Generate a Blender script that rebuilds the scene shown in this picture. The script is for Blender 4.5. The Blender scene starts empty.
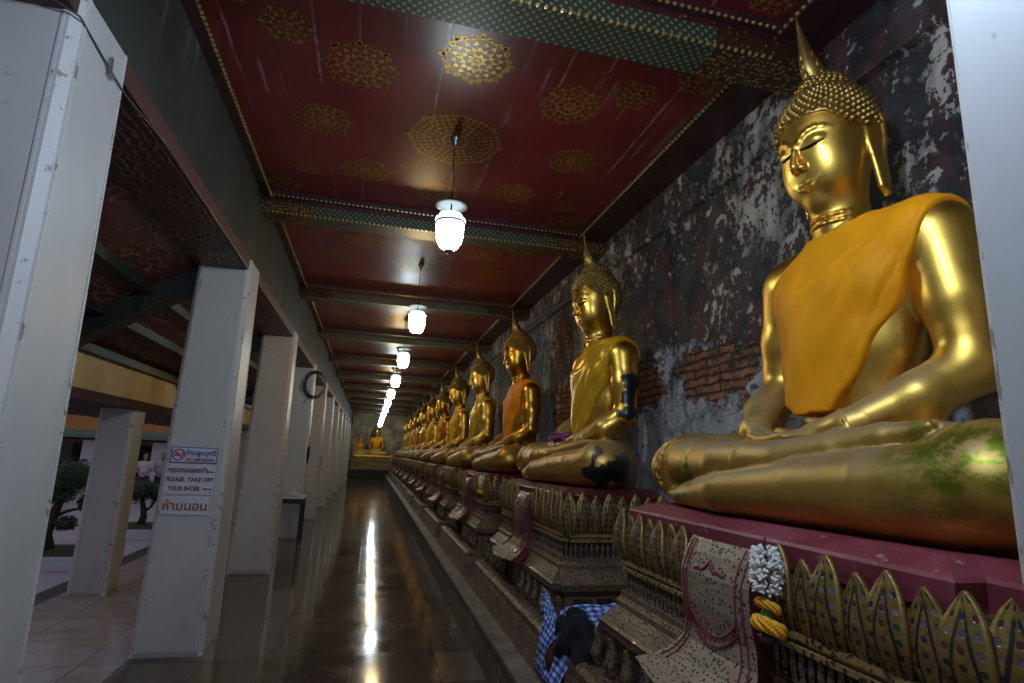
import bpy, math, random
import numpy as np
from mathutils import Vector, Matrix
random.seed(7); rng = np.random.default_rng(7)
PI = math.pi
SC = bpy.context.scene
COL = SC.collection

# ------------------------------------------------------------------ materials
class N:
    """tiny node-graph helper"""
    def __init__(s, name):
        s.m = bpy.data.materials.new(name); s.m.use_nodes = True
        s.t = s.m.node_tree; s.b = s.t.nodes['Principled BSDF']; s._tc = None
    def n(s, typ, **kw):
        x = s.t.nodes.new(typ)
        for k, v in kw.items(): setattr(x, k, v)
        return x
    def put(s, sock, v):
        if isinstance(v, bpy.types.NodeSocket): s.t.links.new(v, sock)
        elif v is not None:
            if hasattr(sock.default_value, '__len__') and not isinstance(v, (int, float)):
                d = len(sock.default_value); v = tuple(v)
                if len(v) < d: v = v + (1.0,) * (d - len(v))
                sock.default_value = v
            else: sock.default_value = v
    def co(s, kind='Object'):
        if s._tc is None: s._tc = s.n('ShaderNodeTexCoord')
        return s._tc.outputs[kind]
    def map(s, v, scale=(1, 1, 1), loc=(0, 0, 0), rot=(0, 0, 0)):
        x = s.n('ShaderNodeMapping'); s.put(x.inputs['Vector'], v)
        x.inputs['Scale'].default_value = scale; x.inputs['Location'].default_value = loc; x.inputs['Rotation'].default_value = rot
        return x.outputs[0]
    def noise(s, v=None, scale=5, detail=4, rough=.55, dist=0):
        x = s.n('ShaderNodeTexNoise'); s.put(x.inputs['Vector'], v if v is not None else s.co())
        x.inputs['Scale'].default_value = scale; x.inputs['Detail'].default_value = detail
        x.inputs['Roughness'].default_value = rough; x.inputs['Distortion'].default_value = dist
        return x.outputs['Fac']
    def voro(s, v=None, scale=5, feature='F1', out='Distance', rnd=1):
        x = s.n('ShaderNodeTexVoronoi', feature=feature); s.put(x.inputs['Vector'], v if v is not None else s.co())
        x.inputs['Scale'].default_value = scale; x.inputs['Randomness'].default_value = rnd
        return x.outputs[out]
    def math(s, op, a, b=None, c=None, clamp=False):
        x = s.n('ShaderNodeMath', operation=op, use_clamp=clamp)
        s.put(x.inputs[0], a)
        if b is not None: s.put(x.inputs[1], b)
        if c is not None: s.put(x.inputs[2], c)
        return x.outputs[0]
    def ramp(s, f, a, b):          # linear step a..b -> 0..1
        x = s.n('ShaderNodeMapRange'); s.put(x.inputs[0], f)
        x.inputs[1].default_value = a; x.inputs[2].default_value = b
        return x.outputs[0]
    def mix(s, f, a, b):
        x = s.n('ShaderNodeMix', data_type='RGBA'); s.put(x.inputs[0], f); s.put(x.inputs[6], a); s.put(x.inputs[7], b)
        return x.outputs[2]
    def mixf(s, f, a, b):
        x = s.n('ShaderNodeMix', data_type='FLOAT'); s.put(x.inputs[0], f); s.put(x.inputs[2], a); s.put(x.inputs[3], b)
        return x.outputs[0]
    def cramp(s, f, stops):
        x = s.n('ShaderNodeValToRGB'); e = x.color_ramp.elements
        while len(e) < len(stops): e.new(.5)
        for q, (p, c) in zip(e, stops): q.position = p; q.color = (*c, 1)
        s.put(x.inputs[0], f); return x.outputs[0]
    def sep(s, v):
        x = s.n('ShaderNodeSeparateXYZ'); s.put(x.inputs[0], v); return x.outputs
    def comb(s, a, b, c=0):
        x = s.n('ShaderNodeCombineXYZ'); s.put(x.inputs[0], a); s.put(x.inputs[1], b); s.put(x.inputs[2], c); return x.outputs[0]
    def bump(s, h, strength=.3, dist=.01):
        x = s.n('ShaderNodeBump'); x.inputs['Strength'].default_value = strength; x.inputs['Distance'].default_value = dist
        s.put(x.inputs['Height'], h); s.put(s.b.inputs['Normal'], x.outputs[0]); return x
    def set(s, col=None, rough=None, metal=None, spec=None, **kw):
        if col is not None: s.put(s.b.inputs['Base Color'], col)
        if rough is not None: s.put(s.b.inputs['Roughness'], rough)
        if metal is not None: s.put(s.b.inputs['Metallic'], metal)
        if spec is not None: s.put(s.b.inputs['Specular IOR Level'], spec)
        for k, v in kw.items(): s.put(s.b.inputs[k.replace('_', ' ')], v)
        return s.m

def simple(name, col, rough=.6, metal=0, var=.25, scale=8, bump=.1):
    g = N(name); n = g.noise(scale=scale)
    g.set(g.mix(g.ramp(n, .3, .7), tuple(c * (1 - var) for c in col), tuple(min(1, c * (1 + var * .6)) for c in col)), rough, metal)
    if bump: g.bump(n, bump, .005)
    return g.m

def gold_mat(name, green=0, black=0, base=(.85, .53, .10), rough=.39):
    g = N(name); o = g.co()
    n1 = g.noise(scale=3.0, detail=5); n2 = g.noise(scale=14, detail=6, rough=.65)
    col = g.mix(g.ramp(n1, .35, .7), base, tuple(c * f for c, f in zip(base, (.74, .66, .55))))
    col = g.mix(g.math('MULTIPLY', g.ramp(n2, .58, .75), .45), col, (.33, .2, .06))
    rg = g.mixf(g.ramp(n2, .35, .7), rough - .03, rough + .08)
    # settled dust on the upward sides
    geo = g.n('ShaderNodeNewGeometry'); nz = g.sep(geo.outputs['Normal'])[2]
    dust = g.math('MULTIPLY', g.ramp(nz, .15, .75), g.ramp(g.noise(scale=4.5, detail=6, rough=.6), .28, .52))
    dust = g.math('MULTIPLY', g.math('MULTIPLY', dust, .85), g.ramp(g.sep(o)[2], .66, .5))
    metal = 1.0
    pz = g.sep(o)[2]
    wear = g.math('MULTIPLY', g.ramp(pz, .5, .25), g.mixf(g.ramp(n1, .35, .65), .35, .75))
    col = g.mix(wear, col, (.42, .275, .08)); rg = g.mixf(wear, rg, .5)
    def spot(c, r, soft=.5, amp=1.6, fs=5):
        d = g.n('ShaderNodeVectorMath', operation='DISTANCE'); g.put(d.inputs[0], o); d.inputs[1].default_value = c
        e = g.math('ADD', d.outputs['Value'], g.math('MULTIPLY', g.math('SUBTRACT', g.noise(scale=fs, detail=6, rough=.65), .5), r * amp))
        return g.ramp(e, r, r * soft)
    if green:  # streaky green patches over the near knee and the front foot
        gm = g.math('MAXIMUM', spot((-.42, -.72, .27), .25), spot((-.52, .50, .08), .17))
        gm = g.math('MAXIMUM', gm, spot((-.36, -.86, .22), .22))
        streak = g.ramp(g.noise(g.map(o, (3, 6, 10), rot=(.5, 0, .3)), 2.2, 5, .7), .38, .54)
        gm = g.math('MULTIPLY', g.math('MULTIPLY', gm, streak), .9)
        dust = g.math('MULTIPLY', dust, g.math('SUBTRACT', 1.0, gm)); col = g.mix(gm, col, (.13, .19, .008))
    if black:
        bm = g.math('MAXIMUM', spot((-.38, -.86, .13), .12, .85, 4.5, 8), spot((-.22, -.88, .12), .13, .85, 4.5, 8))
        for q in ((.0, -.53, .78), (.0, -.54, .67), (-.02, -.55, .55)): bm = g.math('MAXIMUM', bm, spot(q, .078, .85, 4.5, 9))
        col = g.mix(bm, col, (.006, .005, .004)); metal = g.math('SUBTRACT', metal, bm)
        rg = g.mixf(bm, rg, .35)
    col = g.mix(dust, col, (.30, .195, .10)); metal = g.math('SUBTRACT', metal, g.math('MULTIPLY', dust, .75)); rg = g.mixf(dust, rg, .6)
    g.set(col, rg, metal); g.bump(g.math('ADD', n2, g.math('MULTIPLY', n1, 2)), .05, .01)
    return g.m

def mosaic_mat(name, base, dots, scale=46, gl=.3, metal=.55, base2=None):
    """gilded plaster inlaid with small coloured glass pieces"""
    g = N(name); o = g.co()
    d = g.voro(o, scale, rnd=.8); c = g.voro(o, scale, out='Color', rnd=.8)
    m = g.ramp(d, .40, .34)
    ch = g.sep(c)
    pick = g.cramp(ch[0], dots)
    dirt = g.ramp(g.noise(scale=6, detail=6, rough=.65), .35, .7)
    bc = g.mix(dirt, base, base2 or tuple(x * .42 for x in base))
    col = g.mix(m, bc, pick)
    mm = g.math('MULTIPLY', g.math('SUBTRACT', 1.0, m), metal)
    g.set(col, g.mixf(m, g.mixf(dirt, .42, .68), .12), g.math('MULTIPLY', mm, g.math('SUBTRACT', 1.0, g.math('MULTIPLY', dirt, .6))))
    g.bump(g.math('ADD', g.ramp(d, .25, .36), g.math('MULTIPLY', dirt, .6)), .5, .006)
    return g.m

GLASS_DOTS = [(0.0, (.008, .02, .03)), (.25, (.015, .04, .09)), (.45, (.10, .012, .015)), (.6, (.01, .07, .03)), (.78, (.02, .02, .025)), (.95, (.16, .16, .15))]
M = {}
M['gold'] = gold_mat('gilded_bronze')
M['gold_green'] = gold_mat('gilded_bronze_green_patches', green=1)
M['gold_black'] = gold_mat('gilded_bronze_black_lacquer_showing', black=1, rough=.32)
M['gold_deep'] = gold_mat('gilded_bronze_deep', base=(.66, .37, .06), rough=.3)
M['gold_hair'] = simple('dull_gilded_curls', (.36, .22, .055), .45, .9, .35, 20)
M['gold_leaf'] = simple('gold_leaf_stencil', (.36, .215, .04), .4, .65, .4, 18)
M['bead_gold'] = simple('gilded_bead', (.75, .55, .16), .3, .8, .2, 10, 0)
M['eye'] = simple('black_inlay', (.01, .008, .006), .2, 0, .1, 10, 0)
M['red_slab'] = None
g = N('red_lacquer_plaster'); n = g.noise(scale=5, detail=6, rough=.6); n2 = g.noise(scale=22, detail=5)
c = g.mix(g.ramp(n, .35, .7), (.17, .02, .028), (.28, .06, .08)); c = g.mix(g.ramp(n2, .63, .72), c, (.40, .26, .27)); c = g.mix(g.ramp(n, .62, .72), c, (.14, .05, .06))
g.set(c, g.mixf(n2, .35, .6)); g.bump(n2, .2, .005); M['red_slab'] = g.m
M['mosaic'] = mosaic_mat('gilded_glass_mosaic', (.46, .29, .09), GLASS_DOTS, 46)
M['mosaic_dark'] = mosaic_mat('dusty_dark_mosaic', (.22, .13, .06), GLASS_DOTS, 52, metal=.35)
M['mosaic_grey'] = mosaic_mat('dusty_pale_mosaic', (.36, .265, .165), [(0, (.03, .03, .04)), (.3, (.12, .05, .045)), (.55, (.03, .05, .08)), (.75, (.05, .09, .06)), (.92, (.30, .27, .25))], 66, metal=.15, base2=(.26, .18, .11))
M['mosaic_deck'] = mosaic_mat('brown_gold_mosaic', (.25, .165, .085), [(0, (.03, .022, .02)), (.3, (.09, .035, .03)), (.55, (.03, .035, .05)), (.8, (.05, .06, .04)), (.94, (.22, .19, .15))], 64, metal=.3, base2=(.14, .085, .045))
M['dark_red'] = simple('dark_red_lacquer', (.10, .012, .016), .5, 0, .4, 9)
M['petal_back'] = simple('gilded_plaster_dark', (.20, .115, .035), .5, .5, .5, 25)
M['recess'] = simple('dark_recess_lacquer', (.035, .022, .018), .6, 0, .4, 20)
M['brown_panel'] = mosaic_mat('brown_mosaic_panel', (.24, .145, .09), [(0, (.04, .02, .015)), (.4, (.10, .045, .03)), (.7, (.05, .04, .03)), (.95, (.16, .13, .10))], 90, metal=.15)

def petal_mat():
    g = N('petal_gilded_inlay'); uv = g.sep(g.co('UV')); u, v = uv[0], uv[1]
    uu = g.math('MULTIPLY', u, 3.0); vv = g.math('MULTIPLY', v, 7.0)
    fu = g.math('SUBTRACT', g.math('FRACT', uu), .5); fv = g.math('SUBTRACT', g.math('FRACT', vv), .5)
    d = g.math('SQRT', g.math('ADD', g.math('MULTIPLY', fu, fu), g.math('MULTIPLY', g.math('MULTIPLY', fv, fv), 1.0)))
    m = g.ramp(d, .25, .2)
    info = g.n('ShaderNodeObjectInfo')
    wn = g.n('ShaderNodeTexWhiteNoise', noise_dimensions='3D')
    g.put(wn.inputs['Vector'], g.comb(g.math('FLOOR', uu), g.math('FLOOR', vv), g.math('MULTIPLY', info.outputs['Random'], 37)))
    pick = g.cramp(wn.outputs['Value'], GLASS_DOTS)
    dirt = g.ramp(g.noise(scale=13, detail=7, rough=.7), .33, .62)
    base = g.mix(dirt, (.46, .30, .075), (.17, .10, .035))
    # raised dark vein that follows the petal's outline
    e = g.math('ABSOLUTE', g.math('SUBTRACT', u, .5)); lim = g.math('MULTIPLY', g.math('SUBTRACT', 1.0, v), .36)
    lim = g.math('MINIMUM', lim, .26)
    vein = g.ramp(g.math('ABSOLUTE', g.math('SUBTRACT', e, lim)), .055, .03)
    vein = g.math('MULTIPLY', vein, g.ramp(v, .86, .82))
    col = g.mix(m, base, pick); col = g.mix(vein, col, (.02, .016, .012))
    keep = g.math('MULTIPLY', g.math('SUBTRACT', 1.0, m), g.math('SUBTRACT', 1.0, vein))
    g.set(col, g.mixf(m, g.mixf(dirt, .35, .62), .1), g.math('MULTIPLY', keep, .65))
    g.bump(g.math('SUBTRACT', g.math('MULTIPLY', dirt, .3), g.math('ADD', m, vein)), .4, .004)
    return g.m
M['petal'] = petal_mat()

def robe_mat(name, base):
    g = N(name); o = g.co(); n = g.noise(g.map(o, (3, 3, 1.2)), 3, 5); w = g.noise(g.map(o, (60, 60, 60)), 6, 2)
    c = g.mix(g.ramp(n, .3, .7), base, tuple(x * .78 for x in base))
    g.set(c, .62, 0, .15); g.bump(g.math('ADD', n, g.math('MULTIPLY', w, .15)), .25, .01); return g.m
ROBE = dict(saffron=robe_mat('saffron_cloth', (.88, .325, .004)), ochre=robe_mat('ochre_satin', (.66, .36, .02)), orange=robe_mat('orange_cloth', (.74, .26, .008)), gold=robe_mat('gold_yellow_cloth', (.75, .42, .02)))
ROBE['ochre'].node_tree.nodes['Principled BSDF'].inputs['Roughness'].default_value = .3
ROBE['ochre'].node_tree.nodes['Principled BSDF'].inputs['Metallic'].default_value = .3

def column_mat():
    g = N('white_painted_column'); o = g.co(); n = g.noise(g.map(o, (1, 1, .5)), 2.2, 6, .6); n2 = g.noise(scale=26, detail=5)
    z = g.sep(o)[2]
    c = g.mix(g.ramp(n, .35, .75), (.56, .535, .50), (.46, .435, .40))
    scuff = g.math('MULTIPLY', g.ramp(g.noise(g.map(o, (2.5, 2.5, 1.2)), 1.7, 5, .6), .58, .75), g.ramp(z, 1.2, .3))
    c = g.mix(g.math('MULTIPLY', scuff, .6), c, (.24, .22, .2))
    chip = g.ramp(n2, .70, .74)
    c = g.mix(chip, c, (.45, .38, .3)); c = g.mix(g.ramp(z, .05, .0), c, (.22, .2, .18))
    g.set(c, .42, 0, .5); g.bump(n2, .08, .004); return g.m
M['column'] = column_mat()
def edge_mat():
    g = N('chipped_column_edge'); o = g.co(); n2 = g.noise(scale=16, detail=6, rough=.65)
    c = g.mix(g.math('MULTIPLY', g.ramp(n2, .585, .62), .8), (.58, .54, .49), (.16, .12, .09)); g.set(c, .5); g.bump(n2, .3, .004); return g.m
M['edge'] = edge_mat()

def wall_right_mat():
    g = N('peeling_plaster_wall'); o = g.co(); p = g.sep(o); y, z = p[1], p[2]
    n1 = g.noise(scale=1.3, detail=8, rough=.62); n2 = g.noise(g.map(o, (1, 1.4, .8)), 4.2, 8, .6); n3 = g.noise(scale=10, detail=9, rough=.66, dist=.2)
    base = g.mix(g.ramp(n1, .42, .58), (.010, .006, .006), (.024, .021, .019))
    base = g.mix(g.ramp(n2, .48, .6), base, (.065, .02, .015))
    base = g.mix(g.math('MULTIPLY', g.ramp(g.noise(scale=3.3, detail=8, rough=.68), .5, .62), .7), base, (.05, .05, .046))
    n4 = g.noise(g.map(o, (1, 1, .8)), 22, 8, .68)
    peel = g.math('MAXIMUM', g.ramp(g.math('ADD', n3, g.math('MULTIPLY', g.math('SUBTRACT', n1, .5), .6)), .55, .575), g.ramp(g.math('ADD', n4, g.math('MULTIPLY', g.math('SUBTRACT', n1, .5), .7)), .565, .59))
    col = g.mix(peel, base, g.mix(g.ramp(n2, .42, .58), (.13, .11, .09), (.42, .355, .28)))
    streak = g.ramp(g.noise(g.map(o, (1, 7, .45)), 2.4, 6, .6), .55, .72)
    col = g.mix(g.math('MULTIPLY', streak, .55), col, (.018, .015, .016))
    # pale bare plaster on the lower part
    low = g.ramp(g.math('ADD', z, g.math('MULTIPLY', g.math('SUBTRACT', g.noise(scale=2.6, detail=8, rough=.62), .5), 1.9)), 2.24, 2.12)
    pl = g.mix(g.ramp(n2, .35, .65), (.24, .23, .23), (.44, .42, .41)); pl = g.mix(g.ramp(n3, .55, .62), pl, (.11, .10, .10))
    col = g.mix(low, col, pl)
    # exposed bricks
    def ell(yc, zc, ry, rz):
        a = g.math('DIVIDE', g.math('SUBTRACT', y, yc), ry); b = g.math('DIVIDE', g.math('SUBTRACT', z, zc), rz)
        d = g.math('SQRT', g.math('ADD', g.math('MULTIPLY', a, a), g.math('MULTIPLY', b, b)))
        d = g.math('ADD', d, g.math('MULTIPLY', g.math('SUBTRACT', g.noise(g.map(o, (1, 1, 1.8)), 4, 8, .7), .5), 2.6))
        return g.ramp(d, 1.0, .93)
    bm = ell(3.36, 2.12, .44, .22)
    for e in ((4.38, 2.15, .33, .22), (6.35, 2.0, .5, .35), (9.2, 2.0, .5, .3), (11.6, 2.1, .4, .3)): bm = g.math('MAXIMUM', bm, ell(*e))
    br = g.n('ShaderNodeTexBrick'); wob = g.math('MULTIPLY', g.math('SUBTRACT', g.noise(scale=9, detail=8, rough=.7), .5), .06)
    g.put(br.inputs['Vector'], g.comb(y, g.math('ADD', z, wob)))
    br.inputs['Scale'].default_value = 1; br.inputs['Brick Width'].default_value = .30; br.inputs['Row Height'].default_value = .06; br.inputs['Mortar Size'].default_value = .011
    br.inputs['Mortar Smooth'].default_value = .7
    br.inputs['Color1'].default_value = (.24, .075, .028, 1); br.inputs['Color2'].default_value = (.34, .12, .045, 1); br.inputs['Mortar'].default_value = (.02, .013, .01, 1)
    bc = g.mix(g.ramp(n3, .45, .62), br.outputs['Color'], (.07, .035, .02)); bc = g.mix(g.math('MULTIPLY', g.ramp(g.noise(scale=22, detail=5, rough=.7), .5, .62), .4), bc, (.30, .17, .10))
    col = g.mix(bm, col, bc)
    g.set(col, g.mixf(n3, .55, .85))
    h = g.math('ADD', g.math('MULTIPLY', peel, .4), g.math('MULTIPLY', n3, .5)); h = g.math('ADD', h, g.math('MULTIPLY', low, .5))
    h = g.math('SUBTRACT', h, g.math('MULTIPLY', bm, g.math('ADD', 1.0, g.math('MULTIPLY', br.outputs['Fac'], 2.5))))
    g.bump(h, 1.0, .035); return g.m
M['wall_right'] = wall_right_mat()

def grime_wall(name, a, b, c2):
    g = N(name); o = g.co(); n = g.noise(g.map(o, (1, 1.2, .7)), 2.2, 8, .62); n3 = g.noise(scale=9, detail=7, rough=.65)
    c = g.mix(g.ramp(n, .35, .7), a, b); c = g.mix(g.ramp(g.noise(g.map(o, (1, 4, .6)), 2, 6), .6, .72), c, c2)
    g.set(c, .7); g.bump(n3, .4, .01); return g.m
M['wall_left'] = grime_wall('mildewed_plaster', (.008, .009, .009), (.03, .032, .027), (.10, .098, .085))
M['wall_band'] = grime_wall('upper_wall_band', (.018, .016, .016), (.055, .05, .045), (.10, .09, .08))
M['wall_end'] = grime_wall('warm_stained_plaster', (.22, .15, .065), (.66, .52, .30), (.08, .055, .03))

def stencil(name, base, leaf, sx=26, amount=.5):
    g = N(name); o = g.co(); v = g.voro(o, sx, rnd=.8, feature='DISTANCE_TO_EDGE'); n = g.noise(scale=4, detail=6)
    w = g.n('ShaderNodeTexWave'); g.put(w.inputs['Vector'], o); w.inputs['Scale'].default_value = sx * .25; w.inputs['Distortion'].default_value = 9; w.inputs['Detail'].default_value = 2; w.inputs['Detail Scale'].default_value = 2.5
    m = g.math('MULTIPLY', g.ramp(w.outputs['Fac'], .78, .86), g.ramp(n, .35, .6)); m = g.math('MULTIPLY', m, amount)
    g.set(g.mix(m, g.mix(n, base, tuple(x * .5 for x in base)), leaf), .5, g.math('MULTIPLY', m, .5)); return g.m
M['soffit'] = stencil('dark_red_stencilled_soffit', (.075, .014, .014), (.42, .25, .07), 24, .8)
M['red_band'] = simple('faded_red_band', (.085, .024, .019), .6, 0, .4, 9)
M['lean_ceiling'] = stencil('red_stencilled_boards', (.095, .018, .016), (.35, .2, .06), 14, .6)
M['dark_green_beam'] = stencil('dark_green_beam_paint', (.012, .016, .013), (.12, .10, .04), 30, .5)

def ceiling_mat():
    g = N('red_lacquer_ceiling'); o = g.co(); n = g.noise(scale=1.4, detail=6, rough=.6)
    c = g.mix(g.ramp(n, .3, .7), (.10, .008, .010), (.165, .017, .017))
    st = g.noise(g.map(o, (13, .3, 1)), 1.5, 5, .6)
    st = g.math('MULTIPLY', g.ramp(st, .60, .68), g.ramp(g.noise(scale=2.2, detail=5), .47, .6))
    c = g.mix(g.math('MULTIPLY', st, .6), c, (.26, .19, .19))
    x = g.sep(o)[0]; bd = g.ramp(g.math('ABSOLUTE', g.math('SUBTRACT', g.math('FRACT', g.math('MULTIPLY', x, 4.2)), .5)), .485, .5)
    seam = g.math('ABSOLUTE', g.math('SUBTRACT', g.math('FRACT', g.math('ADD', g.math('MULTIPLY', x, 4.2), g.math('MULTIPLY', g.noise(scale=5, detail=4), .10))), .5))
    drip = g.math('MULTIPLY', g.ramp(seam, .455, .475), g.ramp(g.noise(g.map(o, (4.2, .55, 1)), 1.0, 3, .6), .50, .60)); drip = g.math('MULTIPLY', drip, g.ramp(g.noise(scale=14, detail=5), .35, .6))
    c = g.mix(bd, c, (.04, .008, .008)); c = g.mix(g.math('MULTIPLY', drip, .65), c, (.30, .22, .21))
    blot = g.ramp(g.noise(scale=6, detail=7, rough=.65), .66, .72); c = g.mix(g.math('MULTIPLY', blot, .4), c, (.26, .18, .17))
    g.set(c, g.mixf(n, .28, .42), 0, .5); g.bump(g.math('SUBTRACT', g.noise(scale=12, detail=4), g.math('MULTIPLY', bd, 1.5)), .1, .004); return g.m
M['ceiling'] = ceiling_mat()

def beam_mat():
    g = N('green_gold_lattice_beam'); o = g.co(); p = g.sep(o); x = p[0]; t = g.math('ADD', p[1], g.math('MULTIPLY', p[2], -1.0))
    a = g.math('MULTIPLY', g.math('ADD', x, t), 21.0); b = g.math('MULTIPLY', g.math('SUBTRACT', x, t), 21.0)
    fa = g.math('SUBTRACT', g.math('FRACT', a), .5); fb = g.math('SUBTRACT', g.math('FRACT', b), .5)
    d = g.math('MAXIMUM', g.math('ABSOLUTE', fa), g.math('ABSOLUTE', fb))
    dot = g.ramp(d, .27, .22); line = g.ramp(d, .455, .475)
    gn = g.mix(g.noise(scale=6), (.007, .022, .020), (.015, .036, .030))
    grn = g.mix(dot, g.mix(line, gn, (.035, .035, .02)), (.25, .20, .07))
    gb = g.mix(g.ramp(g.voro(o, 34, rnd=.5), .38, .3), (.05, .02, .009), (.30, .18, .045))
    ax = g.math('ABSOLUTE', g.math('SUBTRACT', x, .41)); e = g.ramp(ax, 1.09, 1.11)
    col = g.mix(e, grn, gb)
    red = g.mix(g.ramp(g.voro(o, 30, rnd=.7), .3, .2), (.05, .010, .009), (.16, .08, .028))
    col = g.mix(g.ramp(p[2], 3.655, 3.66), col, red)
    g.set(col, .42, g.math('MULTIPLY', g.math('MAXIMUM', dot, e), .3)); return g.m
M['beam'] = beam_mat()
M['cornice'] = simple('dark_red_cornice', (.04, .012, .011), .5, 0, .4, 12)

def floor_mat(name, a, b, joint, tile, rough=.09, rot=0, vein=(.09, .075, .06)):
    g = N(name); o = g.co(); v = g.map(o, rot=(0, 0, rot))
    br = g.n('ShaderNodeTexBrick', offset=0.0); g.put(br.inputs['Vector'], v); br.inputs['Scale'].default_value = 1
    br.inputs['Brick Width'].default_value = tile; br.inputs['Row Height'].default_value = tile; br.inputs['Mortar Size'].default_value = .004; br.inputs['Mortar Smooth'].default_value = 0
    br.inputs['Color1'].default_value = (*a, 1); br.inputs['Color2'].default_value = (*b, 1); br.inputs['Mortar'].default_value = (*joint, 1)
    n = g.noise(scale=2.6, detail=9, rough=.65, dist=1.2); n2 = g.noise(scale=30, detail=6, rough=.7)
    c = g.mix(g.math('MULTIPLY', g.ramp(n, .48, .62), .55), br.outputs['Color'], vein); c = g.mix(g.math('MULTIPLY', g.ramp(n2, .5, .75), .35), c, tuple(x * .4 for x in a))
    g.set(c, g.mixf(g.ramp(g.noise(scale=3.5, detail=8, rough=.65), .35, .7), rough, rough + .10), 0, .27); g.bump(g.math('ADD', g.noise(scale=2.2, detail=4), g.math('MULTIPLY', br.outputs['Fac'], -.25)), .05, .02); return g.m
M['floor'] = floor_mat('polished_brown_granite', (.075, .056, .04), (.16, .125, .09), (.022, .018, .015), .6, .06)
M['floor_outer'] = floor_mat('polished_pink_marble', (.46, .375, .36), (.56, .46, .44), (.10, .08, .08), .6, .13, .0, (.34, .26, .25))
M['floor_dark'] = floor_mat('dark_granite_strip', (.055, .045, .05), (.07, .06, .06), (.03, .03, .03), 1.2, .2)
M['court'] = floor_mat('courtyard_pavers', (.56, .51, .53), (.62, .57, .59), (.34, .30, .31), .8, .35, 0, (.5, .45, .47))

def kerb_mat():
    g = N('fluted_kerb_face'); o = g.co(); p = g.sep(o)
    s = g.math('SINE', g.math('MULTIPLY', p[1], 2 * PI / .06)); n = g.noise(scale=7, detail=6)
    seg = g.math('FRACT', g.math('MULTIPLY', p[1], 1 / .98)); dk = g.math('MULTIPLY', g.ramp(seg, .84, .85), 1)
    c = g.mix(g.ramp(s, -.7, .6), (.035, .025, .02), (.27, .2, .15)); c = g.mix(g.ramp(n, .4, .7), c, (.09, .07, .055)); c = g.mix(dk, c, (.02, .035, .028))
    g.set(c, g.mixf(dk, .55, .35)); g.bump(s, .8, .012); return g.m
M['kerb_face'] = kerb_mat()
M['kerb_top'] = simple('worn_grey_stone', (.20, .165, .13), .45, 0, .6, 7, .4)
M['yellow_wall'] = simple('cream_yellow_wall', (.72, .53, .25), .7, 0, .2, 3)
M['pale_wall'] = simple('pale_grey_brown_wall', (.36, .32, .28), .7, 0, .25, 2)
M['maroon_beam'] = simple('maroon_beam', (.07, .017, .011), .75, 0, .3, 6)
M['white'] = simple('white_paint', (.68, .68, .70), .5, 0, .08, 4)
M['lilac_white'] = simple('white_planter_paint', (.62, .63, .68), .5, 0, .12, 6)
M['soil'] = simple('soil_and_moss', (.05, .06, .025), .9, 0, .5, 30, .5)
M['bark'] = simple('dark_bark', (.05, .038, .028), .8, 0, .4, 20, .5)
M['leaf'] = simple('bonsai_leaf', (.035, .075, .028), .5, 0, .5, 6, 0)
M['roof_orange'] = simple('orange_roof_tiles', (.55, .25, .07), .5, 0, .25, 12)
M['roof_green'] = simple('green_roof_border', (.16, .24, .18), .5, 0, .25, 12)
M['dark_wood'] = simple('dark_wood', (.022, .017, .014), .4, 0, .3, 14)
M['black_rubber'] = simple('black_cable', (.012, .012, .013), .45, 0, .2, 10, 0)
M['metal'] = simple('lamp_metal', (.35, .36, .36), .35, .9, .15, 10, 0)
M['skin'] = simple('skin', (.45, .27, .19), .5, 0, .1, 10, 0)
M['jeans'] = simple('blue_jeans', (.035, .05, .10), .8, 0, .2, 20, 0)
M['hair'] = simple('black_hair', (.012, .010, .009), .5, 0, .2, 20, 0)
M['shirt'] = simple('white_shirt', (.72, .70, .74), .8, 0, .08, 8, 0)
M['shirt2'] = simple('grey_shirt', (.50, .50, .54), .8, 0, .1, 8, 0)
M['sign_white'] = simple('white_sign_board', (.62, .62, .66), .4, 0, .06, 6, 0)
M['sign_blue'] = simple('blue_sign_paint', (.04, .08, .38), .4, 0, .1, 6, 0)
M['sign_red'] = simple('red_sign_paint', (.40, .035, .05), .4, 0, .1, 6, 0)
M['sign_maroon'] = simple('maroon_sign_paint', (.20, .02, .035), .4, 0, .1, 6, 0)
M['sign_orange'] = simple('rust_orange_sign_paint', (.42, .10, .03), .4, 0, .25, 20, 0)
M['jasmine'] = simple('jasmine_petals', (.85, .83, .74), .5, 0, .08, 12, 0)
M['marigold'] = simple('marigold_petals', (.90, .42, .01), .6, 0, .2, 40, 0)
M['green_leaf'] = simple('banana_leaf', (.06, .22, .05), .5, 0, .3, 12, 0)
M['ribbon'] = simple('dark_ribbon', (.05, .02, .03), .4, 0, .3, 12, 0)
M['purple'] = simple('purple_orchid', (.28, .035, .22), .5, 0, .3, 30, 0)
M['black_cloth'] = simple('black_bag_cloth', (.006, .006, .007), .95, 0, .3, 14, .3)
M['dark_red_cloth'] = simple('dark_red_cloth', (.10, .012, .014), .8, 0, .3, 14, .3)
def check_mat():
    g = N('blue_white_check_cloth'); uv = g.sep(g.co('UV'))
    a = g.ramp(g.math('ABSOLUTE', g.math('SUBTRACT', g.math('FRACT', g.math('MULTIPLY', uv[0], 15)), .5)), .22, .26)
    b = g.ramp(g.math('ABSOLUTE', g.math('SUBTRACT', g.math('FRACT', g.math('MULTIPLY', uv[1], 19)), .5)), .22, .26)
    c = g.cramp(g.math('MULTIPLY', g.math('ADD', a, b), .5), [(0, (.02, .04, .24)), (.5, (.10, .19, .55)), (1, (.62, .66, .76))])
    g.set(c, .8); return g.m
M['check'] = check_mat()
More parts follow.
